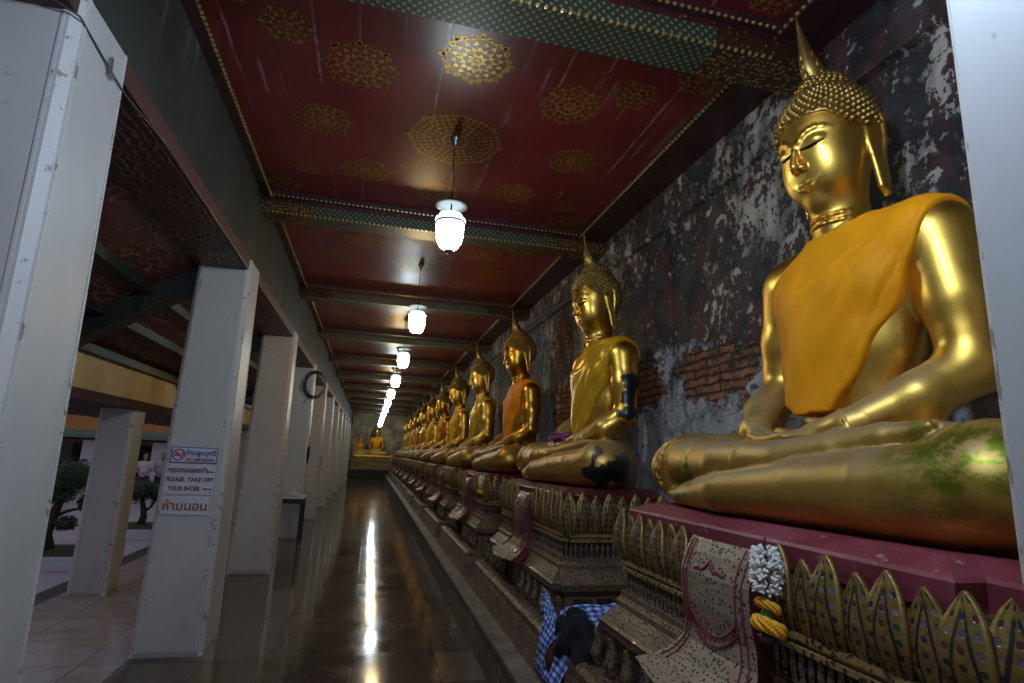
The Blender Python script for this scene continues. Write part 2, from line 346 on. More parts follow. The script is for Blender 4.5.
def emis(name, col, st):
    g = N(name); g.set((.9, .9, .9), .3, Emission_Color=(*col, 1), Emission_Strength=st); return g.m
LAMP = dict(cool=emis('lit_glass_cool', (.80, .95, 1.0), 62), warm=emis('lit_glass_warm', (1.0, .72, .34), 55), day=emis('lit_glass_daylight', (.55, .73, 1.0), 235))
M['neck_glow'] = emis('lit_glass_neck', (.80, .95, 1.0), 2.2)
M['bell'] = simple('white_glass_smoke_bell', (.7, .74, .74), .25, 0, .05, 6, 0)

# ------------------------------------------------------------------ mesh helpers
class MB:
    def __init__(s): s.v = []; s.f = []; s.mi = []; s.uv = []; s.hasuv = False
    def add(s, vs, fs, mi=0, uvs=None):
        k = len(s.v); s.v += [tuple(p) for p in vs]
        s.f += [tuple(i + k for i in f) for f in fs]; s.mi += [mi] * len(fs)
        if uvs is not None: s.hasuv = True
        s.uv += list(uvs) if uvs is not None else [(0, 0)] * len(vs)
        return s
    def box(s, a, b, mi=0):
        (x0, y0, z0), (x1, y1, z1) = a, b
        return s.add([(x0, y0, z0), (x1, y0, z0), (x1, y1, z0), (x0, y1, z0), (x0, y0, z1), (x1, y0, z1), (x1, y1, z1), (x0, y1, z1)],
                     [(3, 2, 1, 0), (4, 5, 6, 7), (0, 1, 5, 4), (1, 2, 6, 5), (2, 3, 7, 6), (3, 0, 4, 7)], mi)
    def prism(s, poly, axis, a, b, mi=0):
        """polygon in the plane across axis (0:x 1:y 2:z), extruded a..b"""
        def P(p, t):
            return (t, p[0], p[1]) if axis == 0 else ((p[0], t, p[1]) if axis == 1 else (p[0], p[1], t))
        n = len(poly); vs = [P(p, a) for p in poly] + [P(p, b) for p in poly]
        return s.add(vs, [tuple(range(n))[::-1], tuple(range(n, 2 * n))] + [(i, (i + 1) % n, (i + 1) % n + n, i + n) for i in range(n)], mi)
    def loft(s, rings, mi=0, cap=True, closed=True, uv=False):
        n = len(rings[0]); vs = [p for r in rings for p in r]; fs = []
        for k in range(len(rings) - 1):
            for i in range(n if closed else n - 1):
                j = (i + 1) % n; fs.append((k * n + i, k * n + j, (k + 1) * n + j, (k + 1) * n + i))
        if cap and closed: fs += [tuple(range(n))[::-1], tuple(range((len(rings) - 1) * n, len(rings) * n))]
        uvs = None
        if uv: uvs = [(i / (n - 1), k / (len(rings) - 1)) for k in range(len(rings)) for i in range(n)]
        return s.add(vs, fs, mi, uvs)
    def lathe(s, prof, c=(0, 0, 0), n=24, mi=0, sx=1, sy=1, bend=None):
        rings = []
        for r, z in prof:
            bx, by = bend(z) if bend else (0, 0)
            rings.append([(c[0] + bx + sx * r * math.cos(2 * PI * i / n), c[1] + by + sy * r * math.sin(2 * PI * i / n), c[2] + z) for i in range(n)])
        return s.loft(rings, mi)
    def tube(s, pts, r, n=8, mi=0):
        pts = [Vector(p) for p in pts]; R = r if hasattr(r, '__len__') else [r] * len(pts); rings = []
        up = Vector((0, 0, 1)); 
        for i, p in enumerate(pts):
            t = (pts[min(i + 1, len(pts) - 1)] - pts[max(i - 1, 0)]).normalized()
            a = t.cross(up if abs(t.z) < .95 else Vector((1, 0, 0))).normalized(); b = t.cross(a)
            rings.append([p + (a * math.cos(2 * PI * k / n) + b * math.sin(2 * PI * k / n)) * R[i] for k in range(n)])
        return s.loft(rings, mi)
    def ball(s, c, r, n=8, m=5, mi=0):
        r = r if hasattr(r, '__len__') else (r, r, r)
        vs = [(c[0], c[1], c[2] - r[2])]; fs = []
        for k in range(1, m):
            a = -PI / 2 + PI * k / m
            vs += [(c[0] + r[0] * math.cos(a) * math.cos(2 * PI * i / n), c[1] + r[1] * math.cos(a) * math.sin(2 * PI * i / n), c[2] + r[2] * math.sin(a)) for i in range(n)]
        vs.append((c[0], c[1], c[2] + r[2])); L = len(vs) - 1
        for i in range(n):
            j = (i + 1) % n; fs.append((0, 1 + j, 1 + i)); fs.append((L, L - n + i, L - n + j))
            for k in range(m - 2): fs.append((1 + k * n + i, 1 + k * n + j, 1 + (k + 1) * n + j, 1 + (k + 1) * n + i))
        return s.add(vs, fs, mi)
    def mesh(s, name, mats, smooth=False):
        me = bpy.data.meshes.new(name); me.from_pydata(s.v, [], s.f)
        for m in (mats if isinstance(mats, (list, tuple)) else [mats]): me.materials.append(m)
        me.polygons.foreach_set('material_index', s.mi)
        if s.hasuv:
            l = me.uv_layers.new(name='UVMap'); idx = np.empty(len(me.loops), dtype=np.int32); me.loops.foreach_get('vertex_index', idx)
            l.data.foreach_set('uv', np.array(s.uv, dtype=np.float32)[idx].ravel())
        if smooth: me.polygons.foreach_set('use_smooth', [True] * len(me.polygons))
        me.update(); return me
    def build(s, name, mats, parent=None, loc=(0, 0, 0), smooth=False, bevel=0):
        return link(name, s.mesh(name, mats, smooth), parent, loc, bevel)

def link(name, me, parent=None, loc=(0, 0, 0), bevel=0):
    o = bpy.data.objects.new(name, me); COL.objects.link(o); o.location = loc
    if parent is not None: o.parent = parent
    if bevel:
        b = o.modifiers.new('bevel', 'BEVEL'); b.width = bevel; b.segments = 2; b.limit_method = 'ANGLE'
    return o
def tag(o, label, cat, group=None, kind=None):
    o['label'] = label; o['category'] = cat
    if group: o['group'] = group
    if kind: o['kind'] = kind
    return o
def struct(o): o['kind'] = 'structure'; return o
def thing(name, loc, label, cat, group=None, rz=0):
    o = bpy.data.objects.new(name, None); COL.objects.link(o); o.location = loc; o.rotation_euler = (0, 0, rz); o.empty_display_size = .2
    return tag(o, label, cat, group)
def copy_tree(o, loc):
    c = o.copy(); COL.objects.link(c); c.location = loc
    for ch in list(o.children):
        d = ch.copy(); COL.objects.link(d); d.parent = c
        for gch in list(ch.children):
            e = gch.copy(); COL.objects.link(e); e.parent = d
    return c
def own_mat(o, m, slot=0):
    o.material_slots[slot].link = 'OBJECT'; o.material_slots[slot].material = m
def mesh_np(name, V, Q, mats, smooth=True):
    me = bpy.data.meshes.new(name); me.vertices.add(len(V)); me.vertices.foreach_set('co', V.astype(np.float32).ravel())
    me.loops.add(Q.size); me.loops.foreach_set('vertex_index', Q.astype(np.int32).ravel())
    me.polygons.add(len(Q)); me.polygons.foreach_set('loop_start', np.arange(0, Q.size, 4, dtype=np.int32))
    for m in (mats if isinstance(mats, (list, tuple)) else [mats]): me.materials.append(m)
    me.update(calc_edges=True); me.validate()
    if smooth: me.polygons.foreach_set('use_smooth', np.ones(len(me.polygons), dtype=bool))
    return me

# ------------------------------------------------------------------ signed-distance sculpting
class Field:
    def __init__(s, lo, hi, h):
        s.lo = np.array(lo, float); s.h = h; n = np.ceil((np.array(hi) - s.lo) / h).astype(int) + 1; s.n = n
        s.d = np.full(n, 9.0, np.float32); s.ax = [(s.lo[i] + np.arange(n[i]) * h).astype(np.float32) for i in range(3)]
    def sub(s, lo, hi):
        sl = []
        for i in range(3):
            a = max(0, int((lo[i] - s.lo[i]) / s.h)); b = min(s.n[i], int((hi[i] - s.lo[i]) / s.h) + 2)
            if b <= a: return None, None
            sl.append(slice(a, b))
        sl = tuple(sl)
        return sl, (s.ax[0][sl[0]][:, None, None], s.ax[1][sl[1]][None, :, None], s.ax[2][sl[2]][None, None, :])
    def join(s, sl, e, k):
        a = s.d[sl]
        if k > 0:
            hh = np.maximum(k - np.abs(a - e), 0) / k; s.d[sl] = np.minimum(a, e) - hh * hh * k * .25
        else: s.d[sl] = np.minimum(a, e)
    def cone(s, a, b, r1, r2=None, k=.04, sq=(1, 1, 1)):
        r2 = r1 if r2 is None else r2; a = np.array(a, float); b = np.array(b, float); R = max(r1, r2) + k + s.h * 2
        sl, P = s.sub(np.minimum(a, b) - R, np.maximum(a, b) + R)
        if sl is None: return s
        ba = b - a; L = float(ba.dot(ba)) + 1e-9
        t = np.clip(((P[0] - a[0]) * ba[0] + (P[1] - a[1]) * ba[1] + (P[2] - a[2]) * ba[2]) / L, 0, 1)
        d = np.sqrt((P[0] - a[0] - t * ba[0]) ** 2 + (P[1] - a[1] - t * ba[1]) ** 2 + (P[2] - a[2] - t * ba[2]) ** 2) - (r1 + (r2 - r1) * t)
        s.join(sl, d.astype(np.float32), k); return s
    def chain(s, pts, rs, k=.04):
        for i in range(len(pts) - 1): s.cone(pts[i], pts[i + 1], rs[i], rs[i + 1], k)
        return s
    def ell(s, c, r, k=.04, R=None):
        c = np.array(c, float); r = np.array(r, float); ext = (r if R is None else np.full(3, r.max())) + k + s.h * 2
        sl, P = s.sub(c - ext, c + ext)
        if sl is None: return s
        q = [P[i] - c[i] for i in range(3)]
        if R is not None:
            R = np.array(R); q = [R[0][i] * q[0] + R[1][i] * q[1] + R[2][i] * q[2] for i in range(3)]
        k0 = np.sqrt((q[0] / r[0]) ** 2 + (q[1] / r[1]) ** 2 + (q[2] / r[2]) ** 2) + 1e-6
        k1 = np.sqrt((q[0] / r[0] ** 2) ** 2 + (q[1] / r[1] ** 2) ** 2 + (q[2] / r[2] ** 2) ** 2) + 1e-6
        s.join(sl, (k0 * (k0 - 1) / k1).astype(np.float32), k); return s
    def grid(s): return s.ax[0][:, None, None], s.ax[1][None, :, None], s.ax[2][None, None, :]
    def nets(s):
        """naive surface nets -> (verts, quads)"""
        d = s.d; I = d < 0
        c = [I[i:I.shape[0] - 1 + i, j:I.shape[1] - 1 + j, k:I.shape[2] - 1 + k] for i in (0, 1) for j in (0, 1) for k in (0, 1)]
        al = c[0].copy(); an = c[0].copy()
        for q in c[1:]: al &= q; an |= q
        cells = np.argwhere(an & ~al); ids = np.full(an.shape, -1, np.int32); ids[tuple(cells.T)] = np.arange(len(cells))
        cor = [np.array((i, j, k)) for i in (0, 1) for j in (0, 1) for k in (0, 1)]
        val = np.stack([d[tuple((cells + q).T)] for q in cor], 1)
        acc = np.zeros((len(cells), 3)); cnt = np.zeros(len(cells))
        for a in range(8):
            for b in range(a + 1, 8):
                if np.abs(cor[a] - cor[b]).sum() != 1: continue
                m = (val[:, a] < 0) != (val[:, b] < 0); va, vb = val[m, a], val[m, b]; t = va / (va - vb)
                acc[m] += cor[a] + t[:, None] * (cor[b] - cor[a]); cnt[m] += 1
        V = s.lo + (cells + acc / cnt[:, None]) * s.h; Q = []
        for ax in range(3):
            u, w = (ax + 1) % 3, (ax + 2) % 3
            sl0 = [slice(None)] * 3; sl1 = [slice(None)] * 3; sl0[ax] = slice(0, -1); sl1[ax] = slice(1, None)
            A = I[tuple(sl0)]; B = I[tuple(sl1)]; E = np.argwhere(A != B)
            E = E[(E[:, u] > 0) & (E[:, w] > 0) & (E[:, u] < ids.shape[u]) & (E[:, w] < ids.shape[w])]
            ins = A[tuple(E.T)]; du = np.zeros(3, int); du[u] = 1; dw = np.zeros(3, int); dw[w] = 1
            q = np.stack([ids[tuple((E - du - dw).T)], ids[tuple((E - dw).T)], ids[tuple(E.T)], ids[tuple((E - du).T)]], 1)
            q[~ins] = q[~ins][:, ::-1]; Q.append(q)
        Q = np.concatenate(Q); Q = Q[(Q >= 0).all(1)]
        return V, Q

def relax(V, Q, it=3, lam=.5):
    E = np.concatenate([Q[:, [0, 1]], Q[:, [1, 2]], Q[:, [2, 3]], Q[:, [3, 0]]]); E = np.concatenate([E, E[:, ::-1]])
    n = np.bincount(E[:, 0], minlength=len(V)).astype(float); n[n == 0] = 1
    for _ in range(it):
        A = np.stack([np.bincount(E[:, 0], V[E[:, 1], k], len(V)) for k in range(3)], 1) / n[:, None]; V = V + lam * (A - V)
    return V
# ------------------------------------------------------------------ camera
def cam_axes():
    f, cx, cy = 570.0, 512.0, 341.5
    v = lambda px, py: Vector((px - cx, -(py - cy), -f)).normalized()
    dy = v(370, 452); dx = v(2952, 556); dx = (dx - dy * dx.dot(dy)).normalized(); dz = dx.cross(dy)
    return Matrix((dx, dy, dz))
cam = bpy.data.cameras.new('camera'); cam.sensor_width = 36; cam.lens = 570 / 1024 * 36; cam.clip_start = .02; cam.clip_end = 300
co = bpy.data.objects.new('camera', cam); COL.objects.link(co)
mw = cam_axes().to_4x4(); mw.translation = Vector((0, 0, 1.5)); co.matrix_world = mw; SC.camera = co

# ------------------------------------------------------------------ setting
Y0, Y1 = -1.2, 35.4; BAY = 2.925; ZC = 3.75
struct(MB().box((-1.535, Y0, -.12), (1.15, Y1, 0)).build('floor', M['floor']))
struct(MB().box((-2.86, Y0, -.12), (-1.535, Y1, 0)).build('floor_outer', M['floor_outer']))
struct(MB().box((-3.08, Y0, -.16), (-2.86, Y1, -.002)).build('trim_1', M['floor_dark']))
struct(MB().box((-30, -8, -.57), (-3.08, 40, -.42)).build('floor_courtyard', M['court']))
# right wall : lower face, projecting upper band, low maroon bench
struct(MB().box((2.2, Y0, 0), (2.6, Y1, 3.36)).build('wall_right', M['wall_right']))
struct(MB().prism([(2.6, 3.36), (2.2, 3.36), (2.16, 3.375), (2.15, 3.39), (2.15, ZC), (2.6, ZC)], 1, Y0, Y1).build('trim_2', M['wall_right']))
struct(MB().box((1.98, .75, .0), (2.2, Y1, 1.2)).build('trim_3', M['red_slab']))
# left architrave
struct(MB().box((-1.5, Y0, 3.05), (-1.12, Y1, ZC)).build('wall_left', M['wall_left']))
mb = MB().box((-1.505, Y0, 2.95), (-1.115, Y1, 3.05), 1); mb.box((-1.49, Y0, 2.945), (-1.14, Y1, 2.95), 0)
struct(mb.build('trim_4', [M['soffit'], M['red_band']]))
# ceiling with gilded stencilled rosettes
mb = MB().box((-1.5, Y0, ZC), (2.6, Y1, ZC + .12))
def rosette(mb, cx, cy, R, pts=8, z=ZC - .002):
    rings = max(3, int(R / .043)); s = R / (rings + .4)
    def kite(r, a, w, L):
        ca, sa = math.cos(a), math.sin(a); P = lambda rr, t: (cx + rr * ca - t * sa, cy + rr * sa + t * ca, z)
        mb.add([P(r - L * .42, 0), P(r - L * .3, w * .5), P(r + L * .55, 0), P(r - L * .3, -w * .5)], [(3, 2, 1, 0)], 1)
    for k in range(10):
        a = 2 * PI * k / 10; mb.add([(cx + s * .35 * math.cos(a), cy + s * .35 * math.sin(a), z), (cx + s * .35 * math.cos(a + .5), cy + s * .35 * math.sin(a + .5), z), (cx, cy, z)], [(2, 1, 0)], 1)
    for q in range(1, rings + 1):
        n = max(6, int(2 * PI * q * 1.02)); n = pts * max(1, round(n / pts))
        for i in range(n):
            a = 2 * PI * (i + .5 * (q % 2)) / n; r = s * (q + .12 * math.cos(a * pts)) ; kite(r, a, s * .86, s * .92)
    for i in range(pts):
        a = 2 * PI * i / pts; kite(R * 1.0, a, s * 1.0, s * 1.1)
        for e in (-1, 1): kite(R * .93, a + e * .85 * s / R, s * .8, s * .8)
for b in range(-1, 12):
    yc = 3.80 + BAY * b; far = b > 3
    for dx, dy, R in ((0, 0, .34), (0, -.9, .205), (-.66, -.65, .21), (-.92, .0, .185), (-.64, .66, .19), (.66, -.64, .195), (.9, .02, .175), (.62, .68, .16), (-.02, .88, .17), (-1.05, -.88, .13), (1.02, -.86, .13), (-1.1, .75, .1), (1.1, .8, .1), (-.3, .47, .07)):
        if yc + dy < Y0 + .3 or yc + dy > Y1 - .2: continue
        rosette(mb, .41 + dx, yc + dy, R, 8 if R > .15 else 6)
    for sx in (-1, 1):                       # quarter fans in the corners
        for sy in (-1, 1): rosette(mb, .41 + sx * 1.32, yc + sy * 1.12, .14, 6)
struct(mb.build('ceiling', [M['ceiling'], M['gold_leaf']]))
# cornices with gilded bead strings
for k, (xw, xb, sg) in enumerate(((-1.12, -1.05, 1), (2.15, 1.87, -1))):
    mb = MB(); mb.prism([(xw, 3.69), (xb, 3.69), (xb, ZC), (xw, ZC)], 1, Y0, Y1)
    y = Y0 + .1
    while y < 26: mb.ball((xb + sg * .006, y, 3.702), (.011, .013, .011), 6, 4, 1); y += .042
    struct(mb.build('trim_%d' % (5 + k), [M['cornice'], M['bead_gold']]))
# cross beams
TN = 7
for b in range(0, 11):
    y0 = 2.20 + BAY * b; mb = MB(); mb.box((-1.12, y0, 3.56), (2.15, y0 + .23, ZC))
    mb.box((-1.12, y0 - .035, 3.70), (2.15, y0, ZC), 2); mb.box((-1.12, y0 + .23, 3.70), (2.15, y0 + .265, ZC), 2)
    if b < 8:
        x = -1.02
        while x < 1.86:
            mb.ball((x, y0 - .038, 3.705), (.012, .010, .010), 6, 4, 1); mb.ball((x, y0 + .004, 3.562), (.011, .011, .010), 6, 4, 1); x += .04
    struct(mb.build('trim_%d' % TN, [M['beam'], M['bead_gold'], M['cornice']])); TN += 1
struct(MB().box((-1.5, Y1, 0), (2.6, Y1 + .2, ZC + .1)).build('wall_end', M['wall_end']))
# kerb
mb = MB(); mb.box((.91, .72, 0), (1.02, Y1, .252), 0); mb.prism([(.905, .252), (.899, .26), (.899, .285), (.908, .295), (1.06, .298), (1.06, .252)], 1, .72, Y1, 1)
struct(mb.build('trim_%d' % TN, [M['kerb_face'], M['kerb_top']])); TN += 1
struct(MB().box((1.02, .72, 0), (1.98, Y1, .3)).build('trim_%d' % TN, M['mosaic_dark'])); TN += 1
# lean-to roof over the outer aisle
zl = lambda x: 2.97 - .66 * (-1.5 - x)
struct(MB().prism([(-1.5, zl(-1.5)), (-3.3, zl(-3.3)), (-3.3, zl(-3.3) + .12), (-1.5, zl(-1.5) + .12)], 1, Y0, Y1).build('ceiling_outer', M['lean_ceiling']))
for x in (-1.85, -2.16):
    struct(MB().prism([(x - .035, zl(x) - .06), (x + .035, zl(x) - .06), (x + .035, zl(x) + .02), (x - .035, zl(x) + .03)], 1, Y0, Y1).build('trim_%d' % TN, M['dark_green_beam'])); TN += 1
for b in range(0, 10):
    y = 2.2 + BAY * b
    struct(MB().prism([(-1.505, zl(-1.5) - .18), (-2.5, zl(-2.5) - .18), (-2.5, zl(-2.5) + .02), (-1.505, zl(-1.5) + .02)], 1, y - .1, y + .1).build('trim_%d' % TN, M['dark_green_beam'])); TN += 1
mb = MB(); mb.box((-2.76, Y0, 1.93), (-2.44, Y1, 2.24), 0); mb.box((-2.80, Y0, 1.84), (-2.40, Y1, 1.93), 1); mb.box((-2.80, Y0, 2.24), (-2.38, Y1, 2.31), 2)
struct(mb.build('wall_outer', [M['yellow_wall'], M['maroon_beam'], M['dark_green_beam']]))

# ------------------------------------------------------------------ white columns
def column_mesh(name, b, t, H, ch=.028, fillet=True):
    def ring(s, z):
        q = []
        for sx, sy in ((-1, -1), (1, -1), (1, 1), (-1, 1)):
            e = [(sx * s, sy * (s - ch)), (sx * (s - ch), sy * s)]
            if sx * sy > 0: e = [e[0], e[1]]
            else: e = [e[1], e[0]]
            # groove beside the chamfer
            q += [(p[0], p[1], z) for p in (e if True else e)]
        return q
    mb = MB(); zs = [0, .02, H * .33, H * .66, H]; rings = [ring(b + (t - b) * z / H + (.006 if z == 0 else 0), z) for z in zs]
    # order corners counter-clockwise
    rings = [sorted(r, key=lambda p: math.atan2(p[1], p[0])) for r in rings]; n = 8
    mb.loft(rings)
    for i, f in enumerate(mb.f):
        if len(f) == 4:
            p = [mb.v[j] for j in f]; nx = abs(p[0][0] - p[1][0]); ny = abs(p[0][1] - p[1][1])
            if nx > .01 and ny > .01: mb.mi[i] = 1
    # raised fillets next to the corners
    for ax in (0, 1) if fillet else ():
        for sg in (-1, 1):
            for e in (-1, 1):
                P = []
                for z in (0.03, H):
                    s = b + (t - b) * z / H; a = e * (s - ch - .012); c2 = e * (s - ch - .022); o1 = sg * (s - .004); o2 = sg * (s + .004)
                    for (u, w) in ((a, o1), (c2, o1), (c2, o2), (a, o2)): P.append((w, u, z) if ax == 0 else (u, w, z))
                mb.add(P, [(0, 1, 2, 3), (4, 5, 6, 7), (0, 1, 5, 4), (1, 2, 6, 5), (2, 3, 7, 6), (3, 0, 4, 7)], 1)
    return mb.mesh(name, [M['column'], M['edge']])
cm = column_mesh('white_column', .24, .198, 3.04)
ordw = ['nearest', 'second', 'third', 'fourth', 'fifth', 'sixth', 'seventh', 'eighth', 'ninth', 'tenth', 'eleventh']
clab = ['nearest white square column of the left row, cut by the photo edge', 'white square column carrying the three notice boards', 'white square column just behind the one with notice boards',
        'white square column behind the small dark table', 'white square column with the black cable coil at its top', 'white square column with a small paper notice, sixth of its row']
for k in range(11):
    o = link('white_column', cm, None, (-1.30, 2.22 + BAY * k + .0, 0))
    tag(o, clab[k] if k < 6 else 'slim distant white square column, %s of the left row' % ordw[k], 'column', 'inner row of white columns')
om = column_mesh('white_column', .17, .165, 1.845)
olab = {1: 'short white outer column hidden beside the nearest big column', 2: 'short white column of the outer row with bonsai on both sides'}
for k in range(0, 9):
    o = link('white_column', om, None, (-2.60, 6.96 + BAY * (k - 1), 0))
    tag(o, 'short white column of the outer row, bonsai trees on both sides of it' if k == 1 else 'short white outer-row column along the courtyard edge, %s from the camera' % ordw[k], 'column', 'outer row of short columns')
o = link('white_column', column_mesh('white_column', .225, .225, ZC, .022, False), None, (.94 + .225, .472, 0))
tag(o, 'bright bluish white pillar filling the right edge of the photo', 'column')

# ------------------------------------------------------------------ statue
def statue_parts():
    P = {}
    # f = towards the aisle (mesh -x), l = world y, z up
    def C(f, l, z): return (-f, l, z)
    F = Field((-.78, -1.02, -.03), (.34, 1.02, 1.32), .0105)
    # torso
    T = [((.0, 0, .2), (.22, .36, .2)), ((.0, 0, .42), (.165, .25, .26)), ((.015, 0, .68), (.185, .29, .24)), ((.02, 0, .9), (.175, .335, .25))]
    def torso(F, k=.08):
        for c, r in T: F.ell(C(*c), r, k)
        F.cone(C(-.01, -.31, 1.035), C(-.01, .31, 1.035), .125, .125, k)
        F.ell(C(.10, .15, .90), (.09, .13, .10), .07); F.ell(C(.10, -.15, .90), (.09, .13, .10), .07)
        F.cone(C(.0, 0, 1.05), C(.045, 0, 1.3), .135, .098, .07)
        for e in (-1, 1): F.cone(C(-.01, e * .06, 1.13), C(-.01, e * .34, 1.06), .075, .11, .06)
    torso(F); F0t = F.d.copy()
    def tsurf(D, l, z):
        j, k = int((l - F.lo[1]) / F.h), int((z - F.lo[2]) / F.h); return -(F.ax[0][int(np.argmax(D[:, j, k] < 0))]) if (D[:, j, k] < 0).any() else 0
    # thighs, knees, shins, feet : the far leg lies on the near one
    F.cone(C(.0, -.2, .17), C(.30, -.70, .165), .2, .165, .06); F.ell(C(.315, -.735, .16), (.19, .175, .162), .06)
    F.chain([C(.37, -.66, .14), C(.46, -.2, .115), C(.515, .2, .085), C(.505, .34, .07)], [.15, .112, .080, .066], .012)
    F.chain([C(.505, .34, .068), C(.485, .52, .052), C(.465, .66, .048)], [.064, .050, .032], .012)
    for i, (df, L) in enumerate(((.0, .0), (.028, -.01), (.05, -.03), (-.03, .02))): F.cone(C(.445 + df * .9, .58, .052), C(.42 + df, .72 + L, .048), .024, .016, .008)
    F.cone(C(.0, .2, .17), C(.30, .72, .17), .2, .165, .06); F.ell(C(.33, .755, .165), (.19, .175, .16), .06)
    F.chain([C(.36, .68, .185), C(.455, .25, .192), C(.445, -.08, .21), C(.395, -.26, .25)], [.14, .104, .08, .068], .012)
    F.chain([C(.395, -.26, .25), C(.35, -.42, .29), C(.33, -.53, .31)], [.066, .052, .034], .014)
    for i, df in enumerate((-.04, -.012, .016, .044)): F.cone(C(.30 + df, -.47, .315), C(.295 + df, -.58 + abs(df) * .4, .325), .023, .017, .008)
    # arms
    for e in (-1, 1):
        F.chain([C(-.01, e * .375, 1.02), C(-.01, e * .42, .78), C(.0, e * .452, .545)], [.124, .106, .091], .045)
        F.chain([C(.0, e * .452, .545), C(.155, e * .385, .435), C(.315, e * .245, .335)], [.092, .083, .060], .035)
    # incised edge of the carved robe on the bare side of the chest, ankle and wrist rings
    for e in (-1, 1):
        a, b = np.array(C(.315, e * .245, .335)), np.array(C(.24, e * .32, .38)); t = (b - a) / np.linalg.norm(b - a); u = np.cross(t, (0, 0, 1)); u /= np.linalg.norm(u); w = np.cross(t, u)
        for q in range(16):
            p0 = a + (u * math.cos(2 * PI * q / 16) + w * math.sin(2 * PI * q / 16)) * .064; p1 = a + (u * math.cos(2 * PI * (q + 1) / 16) + w * math.sin(2 * PI * (q + 1) / 16)) * .064
            F.cone(p0, p1, .008, .008, .004)
    def ringband(c, t, r, w=.009):
        t = np.array(t, float); t /= np.linalg.norm(t); u = np.cross(t, (0, 0, 1.)); u /= np.linalg.norm(u); v = np.cross(t, u)
        for q in range(20):
            p0 = np.array(c) + (u * math.cos(2 * PI * q / 20) + v * math.sin(2 * PI * q / 20)) * r; p1 = np.array(c) + (u * math.cos(2 * PI * (q + 1) / 20) + v * math.sin(2 * PI * (q + 1) / 20)) * r
            F.cone(p0, p1, w, w, .006)
    ringband(C(.452, .10, .2), (.04, -.35, .03), .094, .007); ringband(C(.41, .47, .19), (.08, -.43, .03), .123, .007); ringband(C(.513, .19, .086), (-.04, .4, -.03), .081, .006)
    ringband(C(.415, -.43, .127), (-.1, .46, -.03), .128, .007); ringband(C(.385, .72, .17), (.0, .5, 0), .150, .007)
    for q in range(9):
        z0, z1 = .92 - q * .045, .92 - (q + 1) * .045; g0, g1 = [tsurf(F0t, -.285 + .05 * ((.92 - zz) / .4) ** 2, zz) for zz in (z0, z1)]; F.cone(C(g0, -.285 + .05 * ((.92 - z0) / .4) ** 2, z0), C(g1, -.285 + .05 * ((.92 - z1) / .4) ** 2, z1), .007, .007, .006)
    F.d = np.maximum(F.d, -F.grid()[2] + .0 * F.d)            # flat seat
    V1, Q1 = F.nets()
    # hands, one lying in the other
    G = Field((-.64, -.36, .18), (-.2, .36, .48), .0045)
    def hand(e, dz, lift):
        W = C(.315, e * .245, .335)
        G.cone(C(.28, e * .28, .355), W, .065, .059, .02)
        G.cone(W, C(.345, e * .14, .312 + dz), .056, .052, .03)
        G.ell(C(.345, e * .08, .302 + dz), (.084, .10, .035), .03)
        for i in range(4):
            df = -.062 + i * .043; L = (.165, .20, .205, .175)[i]; zo = .012 - i * .009
            r = .0205 - .0015 * (i == 0)
            G.chain([C(.342 + df, e * .03, .303 + dz), C(.347 + df, -e * .04, .302 + dz + zo * .6), C(.349 + df * .98, -e * (L - .085), .309 + dz + zo), C(.349 + df * .95, -e * (L - .03), .327 + dz + zo)], [r + .002, r, r - .001, r - .006], .004)
        G.chain([C(.29, e * .15, .33 + dz), C(.265, e * .085, .355 + dz), C(.265, e * .01, .37 + dz)], [.031, .023, .016], .014)
    hand(-1, .0, 0); hand(1, -.048, 0)
    V2, Q2 = G.nets()
    # head
    hc = np.array(C(.075, 0, 1.555)); th = math.radians(13)
    psi = math.radians(7); ct, st, cp, sp = math.cos(th), math.sin(th), math.cos(psi), math.sin(psi)
    def Hd(f, l, z):      # head frame -> statue frame, bowed forward and turned a little towards -y
        f2 = f * ct + z * st; z2 = -f * st + z * ct
        return (hc[0] - (f2 * cp + l * sp), hc[1] - f2 * sp + l * cp, hc[2] + z2)
    RT = np.array([[-ct * cp, -sp, -st * cp], [-ct * sp, cp, -st * sp], [-st, 0, ct]])   # columns: head axes in mesh axes
    K = Field((-.42, -.27, 1.08), (.22, .27, 1.88), .0052)
    K.ell(Hd(-.02, 0, .06), (.2, .176, .205), .03, RT); K.ell(Hd(.03, 0, -.055), (.162, .154, .205), .06, RT)
    K.ell(Hd(.06, 0, -.175), (.105, .104, .098), .06, RT); K.ell(Hd(.122, 0, -.232), (.034, .040, .030), .04, RT)
    for e in (-1, 1):
        K.ell(Hd(.075, e * .07, -.105), (.085, .075, .095), .06, RT)
        bq = [(.190, .012, .000), (.1905, .022, .022), (.186, .040, .042), (.177, .062, .054), (.163, .086, .057), (.144, .108, .050), (.122, .127, .036)]
        K.chain([Hd(a, e * b, c) for a, b, c in bq], [.007, .0072, .007, .0068, .0062, .0052, .003], .012)
        K.ell(Hd(.148, e * .066, .006), (.036, .045, .027), .012, RT); K.ell(Hd(.143, e * .066, -.030), (.032, .042, .017), .012, RT)
        K.ell(Hd(.197, e * .022, -.088), (.020, .0145, .0145), .010, RT)
        pts = [Hd(-.03, e * .172, .105), Hd(-.07, e * .184, .095), Hd(-.095, e * .19, .04), Hd(-.085, e * .186, -.05), Hd(-.062, e * .18, -.12), Hd(-.055, e * .176, -.21), Hd(-.04, e * .174, -.275), Hd(-.018, e * .174, -.24), Hd(-.016, e * .172, -.1), Hd(-.006, e * .168, .02), Hd(-.03, e * .172, .105)]
        K.chain(pts, [.013, .014, .014, .013, .013, .014, .015, .013, .012, .012, .013], .008)
        K.ell(Hd(-.05, e * .176, .01), (.045, .016, .11), .01, RT); K.ell(Hd(-.04, e * .175, -.16), (.024, .014, .12), .01, RT)
